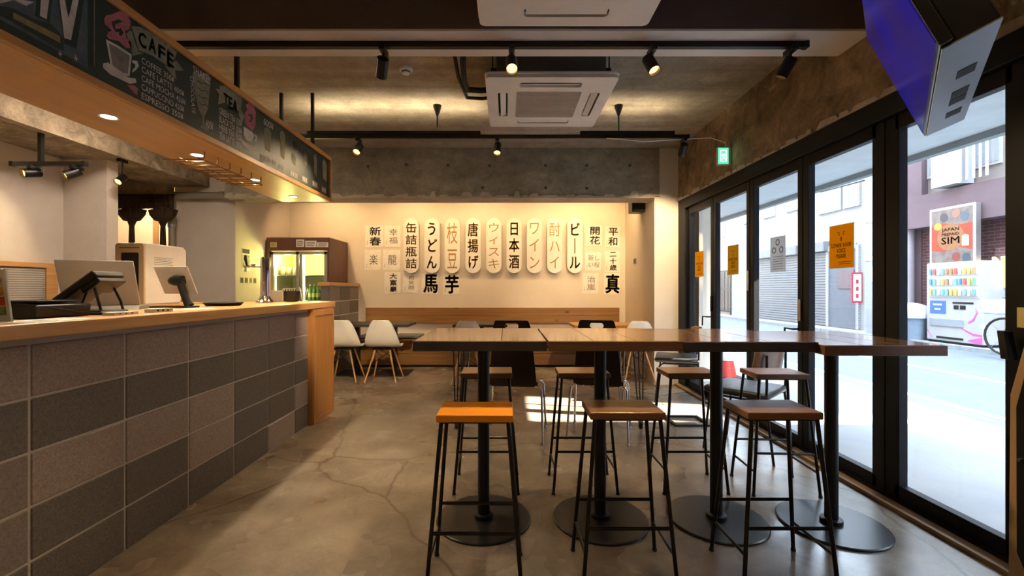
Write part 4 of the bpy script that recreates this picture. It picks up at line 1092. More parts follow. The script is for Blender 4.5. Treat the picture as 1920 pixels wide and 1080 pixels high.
# chrome beer tower
tw = thing('beer_tower', 'chrome beer tap column on the bar', 'beer tap', (-2.09, 3.80, CT))
MB().lathe([(.075, 0), (.075, .012), (.055, .03), (.046, .05), (.042, .06)], n=24).build('base', m_chrome, tw, smooth=40)
MB().lathe([(.041, .06), (.041, .38), (.037, .395), (0, .397)], n=24).build('column', m_chrome, tw, smooth=40)
fa = MB().tube([(-.03, 0, .315), (-.13, -.01, .32), (-.16, -.02, .315), (-.165, -.02, .27)], .011, 8).build('faucet', m_chrome, tw, smooth=60)
MB().tube([(-.15, -.02, .325), (-.155, -.03, .38), (-.15, -.04, .41)], [.008, .013, .009], 8).build('tap_handle', m_black, fa, smooth=60)
MB().lathe([(.015, .0), (.02, .01), (.02, .03), (.0, .031)], (-.10, -.01, .306), 12).build('valve', m_chrome, fa, smooth=40)
# tray
tr = thing('serving_tray', 'flat black tray lying on the bar', 'tray', (-2.06, 3.19, CT))
MB().lathe([(.095, 0), (.105, .004), (.125, .022), (.128, .022), (.106, .0), (.0, .001)], n=32).build('dish', m_plast, tr, smooth=40)
MB().lathe([(.125, .020), (.129, .022), (.127, .0245), (.124, .023)], n=32).build('rim', m_plast, tr, smooth=40)
# box, basket, straws
gb = thing('napkin_box', 'low grey box at the far end of the bar', 'box', (-2.19, 4.20, CT))
MB().box(-.065, .065, -.04, .04, 0, .105).build('body', mat('grey_tin', (.30, .27, .23), .4, metal=.4), gb, bevel=.006)
MB().box(-.055, .055, -.03, .03, .105, .109).build('lid', m_alum, gb, bevel=.001)
bk = thing('cutlery_basket', 'black round-fronted holder beside the grey box on the bar', 'holder', (-2.06, 4.21, CT))
MB().lathe([(.05, 0), (.06, .01), (.068, .10), (.064, .10), (.056, .014), (0, .012)], n=20).build('body', m_plast, bk, smooth=40)
for k in range(5):
    MB().tube([(-.03 + .015*k, -.02, .02), (-.05 + .025*k, -.03, .118)], .005, 6).build('cutlery_handle', m_steel, bk)
sg = thing('straw_glass', 'clear tumbler holding white straws on the bar', 'straw holder', (-1.945, 4.20, CT))
MB().lathe([(.03, 0), (.036, .095), (.034, .095), (.028, .004), (0, .004)], n=18).build('tumbler', glassmat('tumbler_glass', (.9, .93, .93)), sg, smooth=40)
for k in range(9):
    a = k * .7
    MB().tube([(.012*math.cos(a), .012*math.sin(a), .008), (.038*math.cos(a), .03*math.sin(a), .115 + .012*(k % 3))], .003, 6).build('straw', m_white, sg)
# wooden machine stand + white machine
ms = thing('machine_stand', 'wooden stand behind the bar carrying the white machine', 'stand', (-2.70, 3.35, 0))
MB().box(-2.95, -2.49, 2.98, 3.72, 1.052, 1.085).build('shelf_board', m_counter, ms, world=True, bevel=.003)
for x in (-2.92, -2.52):
    for y in (3.01, 3.69): MB().box(x - .02, x + .02, y - .02, y + .02, 0, 1.052).build('leg', m_counter, ms, world=True)
wm = thing('white_machine', 'white boxy machine with a black intake behind the bar', 'appliance', (-2.657, 3.30, 1.085))
Mx0, Mx1, My0, My1, Mz0, Mz1 = -2.757, -2.557, 3.10, 3.50, 1.085, 1.524
MB().prism([(My0, Mz0), (My1 - .06, Mz0), (My1 - .03, Mz0 + .17), (My1, Mz0 + .21), (My1, Mz1 - .025), (My1 - .03, Mz1), (My0, Mz1)], lambda u, v, a: (a, u, v), Mx0, Mx1).build('housing', m_cream, wm, world=True, bevel=.008)
fp = flat([rrect(.20, .43, .02, 4, (Mx0 + Mx1) / 2, (Mz0 + Mz1) / 2), rrect(.13, .32, .012, 3, (Mx0 + Mx1) / 2, (Mz0 + Mz1) / 2 - .01)], .012, AX_BACK, (0, My0, 0))
put(fp, 'front_bezel', mat('tan_bezel', (.62, .46, .27), .5), wm)
MB().box(Mx0 + .03, Mx1 - .03, My0 - .004, My0 - .001, Mz0 + .04, Mz1 - .06).build('intake', m_dark, wm, world=True)
MB().tube([((Mx0 + Mx1) / 2 - .02 + .06 * math.cos(a), My0 - .008, 1.31 + .085 * math.sin(a)) for a in [(-.4 + k * .2) * PI / 1.9 for k in range(12)]], .004, 6).build('intake_ring', m_steel, wm, world=True)
for k in range(8):
    MB().box(Mx0 + .03 + k * .018, Mx0 + .042 + k * .018, My0 - .0135, My0 - .012, Mz1 - .04, Mz1 - .033).build('vent_slot', m_dark, wm, world=True)
for k in range(5):
    MB().box(Mx1, Mx1 + .0006, My0 + .08, My0 + .26 - .02 * (k % 2), Mz1 - .10 - .012 * k, Mz1 - .097 - .012 * k).build('print_line', m_inkg, wm, world=True)
# tablet on arm
tb = thing('tablet_stand', 'white tablet on a black swivel arm stand, back to the viewer', 'tablet', (-2.15, 2.87, CT))
MB().box(-.16, .10, -.06, .06, 0, .012).build('base', m_plast, tb, bevel=.004)
MB().tube([(.075, 0, .012), (.055, 0, .05), (.01, 0, .17)], [.028, .024, .022], 12).build('arm', m_plast, tb, smooth=60)
MB().tube([(.03, 0, .175), (-.02, .0, .178), (-.045, 0, .175), (-.055, 0, .174)], [.035, .036, .026, .02], 14).build('swivel', m_plast, tb, smooth=60)
MT = Matrix.Translation((-.045, .045, .18)) @ Matrix.Rotation(-.18, 4, 'Z') @ Matrix.Rotation(.42, 4, 'X')
pl = MB().box(-.135, .125, -.004, .004, -.098, .098, MT).build('tablet', m_cream, tb, bevel=.003)
MB().box(-.105, .105, .0042, .0048, -.075, .075, MT).build('screen', m_dark, pl)
# silver display
lp = thing('silver_display', 'large silver display with its back to the viewer on the bar', 'display', (-2.33, 2.58, CT))
a0, a1 = Vector((-2.46, 2.44)), Vector((-2.185, 2.63))
a0, a1 = Vector((-2.52, 2.49)), Vector((-2.20, 2.63))
nrm = Vector((a1.y - a0.y, -(a1.x - a0.x))).normalized()
def lid(s, z, off):
    p = a0.lerp(a1, s) + nrm * off
    return (p.x, p.y, z)
vs = [lid(-.0, 1.10, 0), lid(1.0, 1.10, 0), lid(.97, 1.36, .075), lid(-.03, 1.36, .075), lid(-.0, 1.10, -.02), lid(1.0, 1.10, -.02), lid(.97, 1.36, .065), lid(-.03, 1.36, .065)]
MB().add(vs, [(0, 1, 2, 3), (4, 7, 6, 5), (0, 4, 5, 1), (1, 5, 6, 2), (2, 6, 7, 3), (3, 7, 4, 0)]).build('housing', mat('silver_plastic', (.42, .41, .38), .35, metal=.35), lp, world=True, bevel=.004)
vs = [lid(.0, 1.075, .02), lid(1.0, 1.075, .02), lid(1.0, 1.10, .0), lid(.0, 1.10, .0), lid(.0, 1.075, -.16), lid(1.0, 1.075, -.16), lid(1.0, 1.10, -.16), lid(.0, 1.10, -.16)]
MB().add(vs, [(0, 1, 2, 3), (4, 7, 6, 5), (0, 4, 5, 1), (1, 5, 6, 2), (2, 6, 7, 3), (3, 7, 4, 0)]).build('base', mat('silver_base', (.36, .35, .32), .4, metal=.3), lp, world=True, bevel=.003)
# black till printer + card terminal
pr = thing('receipt_tray', 'low black till tray at the near end of the bar', 'till', (-2.02, 1.90, CT))
MB().prism([(-2.16, CT), (-1.93, CT), (-1.92, CT + .055), (-2.17, CT + .075)], lambda u, v, a: (u, a, v), 1.79, 2.03).build('body', m_plast, pr, world=True, bevel=.006)
MB().box(-2.13, -1.95, 1.82, 2.0, CT + .066, CT + .074).build('insert', m_dark, pr, world=True, bevel=.002)
MB().tube([(-2.16, 1.79, CT + .08), (-1.93, 1.79, CT + .055)], .004, 6).build('edge_trim', m_steel, pr, world=True)
MB().tube([(-1.93, 1.8, CT + .055), (-1.90, 1.95, CT + .02), (-1.88, 2.05, CT + .01), (-1.86, 2.12, CT + .005)], .004, 6).build('cable', m_plast, pr, world=True)
ptm = thing('card_terminal', 'black slanted payment terminal on a stand on the bar', 'payment terminal', (-2.02, 2.15, CT))
MT = Matrix.Translation((-.03, 0, .125)) @ Matrix.Rotation(-.62, 4, 'Y')
body = MB().box(-.125, .125, -.08, .08, -.018, .018, MT).build('body', m_plast, ptm, bevel=.008)
MB().box(-.115, .115, -.07, .07, .018, .022, MT).build('screen', mat('terminal_screen', (.05, .055, .06), .1), body)
MB().box(.02, .12, -.075, .075, -.045, -.018, MT).build('rear_block', m_plast, ptm, bevel=.006)
for s in (-1, 1): MB().tube([(.04, s*.05, .15), (.075, s*.06, .06), (.09, s*.06, .008)], .006, 6).build('strut', m_black, ptm)
MB().tube([(.02, -.06, .11), (-.02, -.06, .015)], .005, 6).build('strut', m_black, ptm)
MB().prism([(-.12, 0), (.12, 0), (.095, .02), (-.09, .02)], lambda u, v, a: (u, a, v), -.075, .075).build('foot', m_plast, ptm, bevel=.004)
# cards and papers
m_card = mat('card_cream', (.78, .72, .60), .5)
for i, (x, y, w, d, rz, lb_) in enumerate(((-1.83, 2.08, .05, .15, .1, 'small cream card strip beside the black till'), (-1.84, 2.32, .05, .12, -.1, 'power strip with dark sockets on the bar'), (-1.80, 1.72, .16, .26, .05, 'white paper sheet lying under the till edge'), (-1.90, 2.62, .16, .26, -.3, 'white paper sheet lying before the tablet stand'))):
    t = thing('counter_slip', lb_, 'paper' if i != 1 else 'power strip', (x, y, CT), rz, 'papers and strips on the bar')
    hh = (.014, .02, .0015, .0015)[i]
    MB().box(-w/2, w/2, -d/2, d/2, 0, hh).build('body', m_card if i < 2 else m_white_p, t, bevel=.0004)
    for k in range(3):
        MB().box(w/2 - .0005 if i < 2 else -w*.3, w/2 + .0005 if i < 2 else w*.3, -d*.3 + k*d*.25, -d*.22 + k*d*.25, hh*.3, hh*.75 if i < 2 else hh + .0003).build('socket' if i == 1 else 'print_line', m_dark if i == 1 else m_inkg, t)
# colourful menu card at the left picture edge
mc = thing('menu_card', 'upright colourful menu card at the left edge of the bar', 'menu card', (-1.838, 1.63, CT))
MT = Matrix.Rotation(-.14, 4, 'Y')
MB().box(-.12, .0, -.004, .004, 0, .20, MT).build('board', mat('pale_card', (.62, .68, .66), .5), mc)
for k, c in enumerate(((.20, .35, .10), (.62, .05, .03), (.75, .38, .08), (.70, .62, .50))):
    MB().box(-.11, -.012, -.005, -.004, .03 + .036*k, .062 + .036*k, MT).build('printed_picture', mat('menu_print', c, .5, c2=tuple(x*.5 for x in c), scale=40), mc)
# glass hanging rack under the soffit
rk = thing('glass_rack', 'chrome wire glass rack hanging under the plywood soffit', 'rack', (-2.0, 3.05, 2.05))
for k in range(6):
    y = 2.72 + k * .125
    MB().tube([(-2.13, y, 2.0), (-1.89, y, 2.0), (-1.875, y, 2.015), (-1.875, y, 2.05)], .004, 6).build('wire', m_wire, rk, world=True)
    MB().tube([(-2.13, y + .045, 2.0), (-1.89, y + .045, 2.0)], .004, 6).build('wire', m_wire, rk, world=True)
for x in (-2.12, -2.02, -1.90):
    MB().tube([(x, 2.70, 2.006), (x, 3.40, 2.006)], .004, 6).build('cross_wire', m_wire, rk, world=True)

# ================================================================== KITCHEN
wn_ = thing('window_1', 'low kitchen window with a wooden frame and white blinds', None, (-4.5, 3.8, 1.2), kind='structure')
for nm, a in (('frame', (-4.5, -4.46, 3.2, 4.36, 1.40, 1.445)), ('frame', (-4.5, -4.46, 4.25, 4.36, .9, 1.40)), ('frame', (-4.5, -4.46, 3.2, 4.36, .88, .92))):
    MB().box(*a).build(nm, m_counter, wn_, world=True, bevel=.002)
bl = MB()
for k in range(22): bl.box(-4.49, -4.475, 3.25, 4.25, .93 + k*.021, .945 + k*.021)
tag(bl.build('blind', mat('blind_white', (.55, .53, .49), .6), wn_, world=True), None, None, None, 'stuff')
MB().box(-4.499, -4.494, 3.2, 4.25, .9, 1.4).build('pane', mat('dull_pane', (.25, .24, .23), .2), wn_, world=True)
m_curt = mat('brown_curtain', (.065, .036, .02), .9, c2=(.04, .022, .013), scale=12)
cu = thing('doorway_curtain', 'brown tied valance curtain in the kitchen doorway', 'curtain', (-4.6, 5.5, 2.3))
vv = []; ff = []; n = 60
for i in range(n + 1):
    x = -5.0 + .82 * i / n
    for z in (2.20, 2.37): vv.append((x, 5.5 + .012 * math.sin(i * 1.4), z))
for i in range(n): ff.append((2*i, 2*i + 1, 2*i + 3, 2*i + 2))
q = MB().add(vv, ff).build('valance', m_curt, cu, world=True, smooth=80); md = q.modifiers.new('t', 'SOLIDIFY'); md.thickness = .004
MB().cyl((-5.02, 5.5, 2.375), (-4.17, 5.5, 2.375), .012, n=8).build('rod', m_black, cu, world=True)
for xx in (-4.69, -4.30):
    vv = []; ff = []; n = 28
    rows = [(2.23, .19), (2.17, .17), (2.10, .11), (2.04, .055), (1.98, .03), (1.9, .034), (1.6, .045), (1.3, .05)]
    for z, hw in rows:
        for i in range(n + 1):
            u = -1 + 2 * i / n
            vv.append((xx + hw * u, 5.485 + .014 * math.sin(i * 1.9) * (1 if hw > .05 else .6), z - .05 * abs(u) * (hw > .1)))
    for j in range(len(rows) - 1):
        for i in range(n):
            a_ = j * (n + 1) + i; ff.append((a_, a_ + 1, a_ + n + 2, a_ + n + 1))
    q = MB().add(vv, ff).build('gathered_drape', m_curt, cu, world=True, smooth=80); md = q.modifiers.new('t', 'SOLIDIFY'); md.thickness = .004
dfm = thing('door_7', 'pale wooden door frame deep in the kitchen passage', None, (-5.2, 6.66, 0), kind='structure')
MB().box(-5.36, -5.28, 6.64, 6.70, 0, 2.3).build('jamb', wood('jamb_wood', (.30, .17, .08), (.38, .22, .10), 'Z', .5), dfm, world=True)
MB().box(-5.28, -4.6, 6.66, 6.69, 0, 2.3).build('leaf', m_plaster, dfm, world=True)
pl_ = thing('passage_light', 'warm ceiling lamp in the passage behind the curtain', 'ceiling lamp', (-5.1, 6.1, 2.95))
MB().lathe([(.12, 0), (.13, -.03), (.10, -.07), (0, -.08)], n=20).build('shade', emitter('passage_glow', (1, .75, .42), 5), pl_)
MB().lathe([(.06, 0), (.06, -.0)], n=12).build('canopy', m_white, pl_)
l = bpy.data.lights.new('lamp', 'POINT'); l.energy = 60; l.color = (1, .72, .40); l.shadow_soft_size = .08
lo = bpy.data.objects.new('lamp', l); COL.objects.link(lo); lo.parent = pl_; lo.location = (0, 0, -.16)
m_pipe = mat('grey_pipe', (.34, .31, .27), .45, metal=.3)
kp = thing('duct_pipe', 'grey pipe running across the kitchen wall top and down', 'pipe', (-4.0, 5.55, 2.3))
yy = 5.585
MB().tube([(-4.46, yy, 2.37), (-4.44, yy, 2.385), (-3.6, yy, 2.385)], .045, 12).build('horizontal_run', m_pipe, kp, world=True, smooth=60)
MB().tube([(-3.6, yy, 2.385), (-3.45, yy, 2.36), (-3.36, yy, 2.345), (-3.30, yy, 2.38), (-3.29, yy, 2.48)], .047, 12).build('elbow', m_pipe, kp, world=True, smooth=60)
MB().tube([(-4.26, yy, 2.36), (-4.26, yy, 1.0)], .042, 12).build('downpipe', m_pipe, kp, world=True, smooth=60)
for x in (-3.62, -4.40): MB().cyl((x - .03, yy, 2.385), (x + .03, yy, 2.385), .052, n=14).build('coupling', m_pipe, kp, world=True, smooth=40)
MB().cyl((-4.26, yy, 1.98), (-4.26, yy, 2.08), .05, n=14).build('coupling', m_pipe, kp, world=True, smooth=40)
wt = thing('wall_print', 'small green and black print pinned to the wall behind the tap', 'picture', (-3.505, 5.86, 1.5))
MB().box(0.001, .004, -.07, .13, -.06, .24).build('sheet', m_paper, wt)
MB().box(.004, .005, -.05, .11, -.02, .15).build('printed_picture', mat('green_print', (.40, .46, .20), .6, c2=(.06, .06, .04), scale=22), wt)
MB().box(.004, .005, -.05, .11, .17, .23).build('printed_band', m_ink, wt)
for k in range(4):
    n = thing('photo_card', ['dark', 'grey', 'pale', 'narrow'][k] + ' little card in the row under the wall print', 'card', (-3.505, 5.80 + k * .10, 1.31), 0, 'row of cards under the wall print')
    c = (.08, .16, .35, .22)[k]
    MB().box(.001, .004, -.03, .03, -.035, .035).build('card', mat('card_print', (c, c*.9, c*.7), .6), n)
    MB().box(.004, .0045, -.02, .02, -.02, .02).build('printed_picture', mat('card_art', (c*.6, c*.6, c*.4), .6), n)

# ================================================================== TELEVISION, EXIT SIGN
d_ = Vector((.667, .745, 0)).normalized(); nrm3 = Vector((-.745, .667, 0)).normalized()
P0 = Vector((1.829, 1.92, 1.866))
tt = math.radians(21)
up = Vector((0, 0, 1)) * math.cos(tt) + nrm3 * math.sin(tt)
fn = (nrm3 * math.cos(tt) - Vector((0, 0, 1)) * math.sin(tt)).normalized()     # screen normal
L_, H_ = 0.965, 0.545
tv = thing('television', 'tilted flat television with a blue screen hung over the doors', 'television', P0)
def tvp(s, h, o): return P0 - d_ * s + up * h + fn * o
def tvbox(name, s0, s1, h0, h1, o0, o1, m, **k):
    vs = [tvp(a, b, c) for c in (o0, o1) for a, b in ((s0, h0), (s1, h0), (s1, h1), (s0, h1))]
    return MB().add(vs, [(0, 1, 2, 3), (4, 7, 6, 5), (0, 4, 5, 1), (1, 5, 6, 2), (2, 6, 7, 3), (3, 7, 4, 0)]).build(name, m, tv, world=True, **k)
m_bez = mat('tv_bezel', (.012, .012, .013), .3)
m_tvgrey = mat('tv_back_grey', (.30, .32, .35), .45, metal=.2)
tvbox('bezel', 0, L_, 0, H_, -.03, 0, m_bez, bevel=.003)
scr = bpy.data.materials.new('blue_screen'); scr.use_nodes = True
nt = scr.node_tree; b = nt.nodes['Principled BSDF']
b.inputs['Base Color'].default_value = (.01, .01, .03, 1); b.inputs['Roughness'].default_value = .2
g = nt.nodes.new('ShaderNodeTexNoise'); g.inputs['Scale'].default_value = 1.6; rp = nt.nodes.new('ShaderNodeValToRGB')
rp.color_ramp.elements[0].position = .38; rp.color_ramp.elements[1].position = .62
rp.color_ramp.elements[0].color = (.006, .003, .30, 1); rp.color_ramp.elements[1].color = (.03, .012, .09, 1)
tc = nt.nodes.new('ShaderNodeTexCoord'); nt.links.new(tc.outputs['Object'], g.inputs['Vector'])
nt.links.new(g.outputs['Fac'], rp.inputs['Fac']); nt.links.new(rp.outputs['Color'], b.inputs['Emission Color']); b.inputs['Emission Strength'].default_value = 0.36; b.inputs['Specular IOR Level'].default_value = 0.12
tvbox('screen', .012, L_ - .012, .015, H_ - .012, 0.0, .002, scr)
tvbox('lower_casing', .02, L_ - .02, -.004, .30, -.125, -.03, m_bez, bevel=.008)
tvbox('bottom_cover', .02, L_ - .02, -.008, -.004, -.125, -.004, m_tvgrey)
for s in (.18, .34, .42, .62): tvbox('port_slot', s, s + .07, -.0095, -.008, -.10, -.055, m_dark)
tvbox('wall_plate', .30, .66, .12, .40, -.145, -.125, m_black)
c0 = tvp(.48, .28, -.145)
MB().tube([c0, c0 + Vector((.10, -.08, .06)), (2.05, 1.45, 2.5), (2.05, 1.45, 2.95)], .022, 10).build('mount_arm', m_black, tv, world=True, smooth=60)
MB().box(1.97, 2.13, 1.37, 1.53, 2.935, 2.95).build('ceiling_plate', m_black, tv, world=True)
ex = thing('exit_sign', 'small green emergency exit sign on the rough concrete wall', 'exit sign', (2.11, 4.36, 2.51))
ye = F * 2.05 / (1353 - 950); ze = CAMH + (541 - 293) * ye / F
ex.location = (2.06, ye, ze)
MB().box(-.055, .075, -.012, .012, -.085, .085).build('housing', m_white, ex, bevel=.004)
m_exit = emitter('exit_green', (.05, .55, .22), 1.6)
MB().box(-.048, .048, -.015, -.012, -.075, .075).build('green_face', m_exit, ex)
m_exw = emitter('exit_white', (.8, 1, .85), 1.5)
put(flat([[(-.03, -.055), (.03, -.055), (.03, .055), (-.03, .055)], [(-.022, -.048), (.022, -.048), (.022, .048), (-.022, .048)]], .0008, AX_BACK, (0, -.0155, 0)), 'door_pictogram', m_exw, ex, world=False)
put(flat([[(-.014, -.04), (-.004, -.012), (-.014, .006), (-.002, .022), (.012, .02), (.018, .0), (.006, .004), (.012, -.02), (.016, -.04), (.006, -.022)]], .0008, AX_BACK, (0, -.0155, 0)), 'running_figure', m_exw, ex, world=False)
MB().cyl((.03, 0, .085), (.03, 0, .13), .006, n=8).build('stem', m_white, ex)
cw = thing('sign_cable', 'thin white cable from the rear track to the exit sign', 'cable', (1.4, 4.19, 2.62))
MB().tube([(.95, 4.175, 2.63), (1.1, 4.17, 2.62), (1.3, 4.18, 2.60), (1.6, 4.2, 2.625), (1.95, 4.19, 2.64), (2.08, ye, ze + .13)], .004, 6).build('wire', m_white, cw, world=True, smooth=60)
MB().lathe([(.008, 0), (.008, .02)], (2.08, ye, ze + .12), 8).build('connector', m_white, cw, world=True)

# ================================================================== POSTERS ON THE GLASS
m_orange = mat('orange_paper', (1.0, .50, .012), .6, c2=(.97, .47, .010), scale=3)
m_yellowp = mat('yellow_paper', (.85, .50, .06), .6)
translucent(m_orange, .85); translucent(m_yellowp, .85)
m_pink = mat('brown_print', (.26, .06, .01), .7)
m_sleeve = glassmat('clear_sleeve', (.93, .93, .92))
def poster(label, y0, y1, m, kind, z0=1.335, z1=1.62):
    c = ((y0 + y1) / 2, (z0 + z1) / 2)
    t = thing('glass_notice', label, 'notice', (2.192, c[0], c[1]), 0, 'notices on the glass doors')
    put(flat([rrect(y0 - y1, z1 - z0, .0, 1, 0, 0) if 0 else [(-(y0 - y1)/2 - .006, -(z1 - z0)/2 - .006), ((y0 - y1)/2 + .006, -(z1 - z0)/2 - .006), ((y0 - y1)/2 + .006, (z1 - z0)/2 + .006), (-(y0 - y1)/2 - .006, (z1 - z0)/2 + .006)]], .001, AX_RIGHT, (2.1955, c[0], c[1])), 'sleeve', m_sleeve, t)
    w, h = y0 - y1, z1 - z0
    put(flat([[(-w/2, -h/2), (w/2, -h/2), (w/2, h/2), (-w/2, h/2)]], .001, AX_RIGHT, (2.1944, c[0], c[1])), 'sheet', m, t)
    X = 2.1930
    if kind == 'voice':
        put(text('LOWER YOUR\nVOICE\nPLEASE', w * .80, h * .34, AX_RIGHT, (X, c[0], c[1] - h * .10), bold=.02, line=.95), 'lettering', m_pink, t)
        for k in range(2): put(flat([[(-w*.1, 0), (w*.38, 0), (w*.38, h*.012), (-w*.1, h*.012)]], .0005, AX_RIGHT, (X, c[0], c[1] - h * (.37 + .045*k))), 'print_line', m_pink, t)
        for s in (-1, 1):
            put(flat([[(s*w*.05, .0), (s*w*.10, h*.035), (s*w*.17, h*.02), (s*w*.12, h*.012)]], .0005, AX_RIGHT, (X, c[0], c[1] + h * .30)), 'eye', m_pink, t)
            put(flat([rrect(w*.05, h*.03, w*.02, 4, s*w*.09, 0)], .0005, AX_RIGHT, (X, c[0], c[1] + h * .27)), 'pupil', m_ink, t)
        put(flat([rrect(w*.05, h*.10, w*.02, 4)], .0005, AX_RIGHT, (X, c[0], c[1] + h * .17)), 'finger', m_pink, t)
    else:
        for k, (u, v) in enumerate(((0, .34), (-.24, .12), (.24, .12))):
            put(flat([rrect(w*.26, w*.26, w*.12, 5), rrect(w*.18, w*.18, w*.08, 5)], .0005, AX_RIGHT, (X, c[0] - u * w, c[1] + v * h)), 'pictogram', m_pink if k == 1 else m_inkg, t)
        for k in range(-3, 3):
            put(flat([[(-w*.35, 0), (w*.35, 0), (w*.35, h*.012), (-w*.35, h*.012)]], .0005, AX_RIGHT, (X, c[0], c[1] - h * (.28 + .07*k))), 'print_line', m_inkg, t)
poster('largest orange notice on the door glass, nearest the viewer', 2.979, 2.769, m_orange, 'voice')
poster('white notice with round pictograms on the middle glass door', 3.646, 3.451, translucent(mat('white_notice', (.88, .84, .80), .7), .8), 'round')
poster('yellow notice on the second glass door panel', 4.35, 4.148, m_yellowp, 'voice')
poster('orange notice on the narrow panel beside the column', 5.105, 4.888, m_orange, 'voice')

# ================================================================== SIGNBOARD AT THE RIGHT EDGE
ab = thing('standing_signboard', 'black panelled plywood signboard at the right picture edge', 'signboard', (1.93, 1.3, 0))
prof = [(.85, 0), (1.662, 0), (1.655, .80), (1.585, 1.10), (1.50, 1.20), (.85, 1.20)]
MB().prism(prof, lambda u, v, a: (a, u, v), 1.90, 1.945).build('board', mat('tan_board', (.46, .29, .14), .5), ab, world=True, bevel=.003)
MB().prism([(.90, .14), (1.60, .16), (1.628, .22), (1.63, .76), (1.56, 1.08), (1.49, 1.17), (.90, 1.17)], lambda u, v, a: (a, u, v), 1.893, 1.90).build('panel', m_plast, ab, world=True, bevel=.002)
MB().box(1.892, 1.90, 1.575, 1.635, .03, .10).build('latch_plate', m_steel, ab, world=True, bevel=.003)
MB().tube([(1.892, 1.612, .57), (1.882, 1.612, .57)], .006, 8).build('screw', m_chrome, ab, world=True)
MB().box(1.84, 2.0, .86, 1.0, 0, .03).build('foot', m_plast, ab, world=True)
MB().box(1.905, 2.0, 1.5, 1.64, 0, .03).build('foot', m_plast, ab, world=True)

# ================================================================== ACROSS THE STREET
FX = 10.0
def fac(px, py, X=FX):
    Y = F * X / (px - 950)
    return Y, CAMH - (py - 541) * Y / F
m_brick = brickmat('red_brick', (0.126, 0.045, 0.048), (0.092, 0.034, 0.038), (0.177, 0.136, 0.143), .22, .07)
m_bconc = mat('mauve_tile', (0.163, 0.112, 0.129), .85, c2=(0.136, 0.095, 0.109), scale=2, bump=.3, bscale=40)
m_wtile = brickmat('white_tile', (0.408, 0.415, 0.428), (0.388, 0.394, 0.408), (0.306, 0.316, 0.340), .10, .05)
m_shut = mat('shutter_grey', (0.204, 0.214, 0.235), .5, metal=.2)
m_xwhite = mat('outdoor_white', (0.422, 0.422, 0.428), .5)
m_wind = mat('window_dark', (.22, .27, .33), .15)
m_winf = mat('window_frame', (0.354, 0.354, 0.360), .5)
# white building
wb = thing('white_building', 'white tiled building with roller shutters across the street', 'building', (FX + 3, 15.4, 0))
yb0, yb1 = 11.05, 19.6
MB().box(FX, FX + 6, yb0, yb1, 0.02, 6.3).build('wall', m_wtile, wb, world=True)
def shutter(px0, px1, py1, h):
    y1, _ = fac(px0, 600); y0, _ = fac(px1, 600)
    zt = h
    sh = MB()
    z = .06
    while z < zt:
        sh.box(FX - .05, FX - .02, y0, y1, z, z + .062); z += .085
    s = tag(sh.build('roller_shutter', m_shut, wb, world=True), None, None, None, 'stuff')
    MB().box(FX - .025, FX - .005, y0, y1, .03, zt).build('shutter_back', m_shut, wb, world=True)
    MB().box(FX - .20, FX, y0 - .06, y1 + .06, zt, zt + .32).build('shutter_box', m_shut, wb, world=True, bevel=.02)
shutter(1424, 1500, 0, 2.35)
shutter(1522, 1553, 0, 2.35)
def window(px0, px1, zb, zt, n=2):
    y1, _ = fac(px0, 600); y0, _ = fac(px1, 600)
    f = MB().box(FX - .06, FX, y0, y1, zb, zt).build('window', m_winf, wb, world=True)
    k = (y1 - y0) / n
    for i in range(n):
        MB().box(FX - .065, FX - .06, y0 + i*k + .06, y0 + (i + 1)*k - .06, zb + .07, (zb + zt)/2 - .03).build('pane', m_wind2, f, world=True)
        MB().box(FX - .065, FX - .06, y0 + i*k + .06, y0 + (i + 1)*k - .06, (zb + zt)/2 + .03, zt - .07).build('pane', m_wind2, f, world=True)
m_wind2 = mat('pale_window_pane', (0.272, 0.306, 0.340), .15)
window(1432, 1455, 3.9, 5.9); window(1475, 1500, 3.9, 5.9); window(1536, 1580, 3.55, 5.2); window(1584, 1615, 3.55, 5.2); window(1395, 1412, 3.9, 5.9, 1)
# recessed doorway
y1, _ = fac(1556, 600); y0, _ = fac(1608, 600)
MB().box(FX - .03, FX - .005, y0, y1, .03, 2.35).build('doorway', mat('doorway_blue', (.14, .155, .185), .6), wb, world=True)
MB().box(FX - .06, FX, y0 - .1, y0, .03, 2.45).build('door_jamb', m_wtile, wb, world=True)
MB().box(FX - .06, FX, y1, y1 + .1, .03, 2.45).build('door_jamb', m_wtile, wb, world=True)
MB().box(FX - .06, FX, y0, y1, 2.35, 2.5).build('door_head', m_wtile, wb, world=True)
ya, za = fac(1572, 507); yb_, zb_ = fac(1604, 541)
MB().box(FX - .05, FX - .03, yb_, ya, zb_, za).build('door_notice', mat('dark_notice', (.16, .12, .13), .5), wb, world=True)
rs = thing('red_framed_sign', 'narrow white sign with a red frame beside the doorway across the street', 'sign', (FX - .1, fac(1616, 540)[0], 1.2))
ya, za = fac(1611, 511); yb_, zb_ = fac(1622, 568)
MB().box(FX - .30, FX - .01, (ya + yb_)/2 - .02, (ya + yb_)/2 + .02, zb_, za).build('frame', mat('red_frame', (.62, .04, .08), .5), rs, world=True)
MB().box(FX - .27, FX - .04, (ya + yb_)/2 - .024, (ya + yb_)/2 - .02, zb_ + .05, za - .05).build('face', m_white, rs, world=True)
m_sred = mat('sign_red', (.6, .05, .08), .6)
for k in range(3): MB().box(FX - .19, FX - .12, (ya + yb_)/2 - .026, (ya + yb_)/2 - .024, zb_ + .14 + .2*k, zb_ + .25 + .2*k).build('printed_mark', m_sred, rs, world=True)
dp = thing('utility_pole', 'grey utility pole with brackets across the street', 'pole', (FX - .45, 11.55, 0.02))
px_ = FX - .5; py_ = F * px_ / (1631 - 950)
dp.location = (px_, py_, .02)
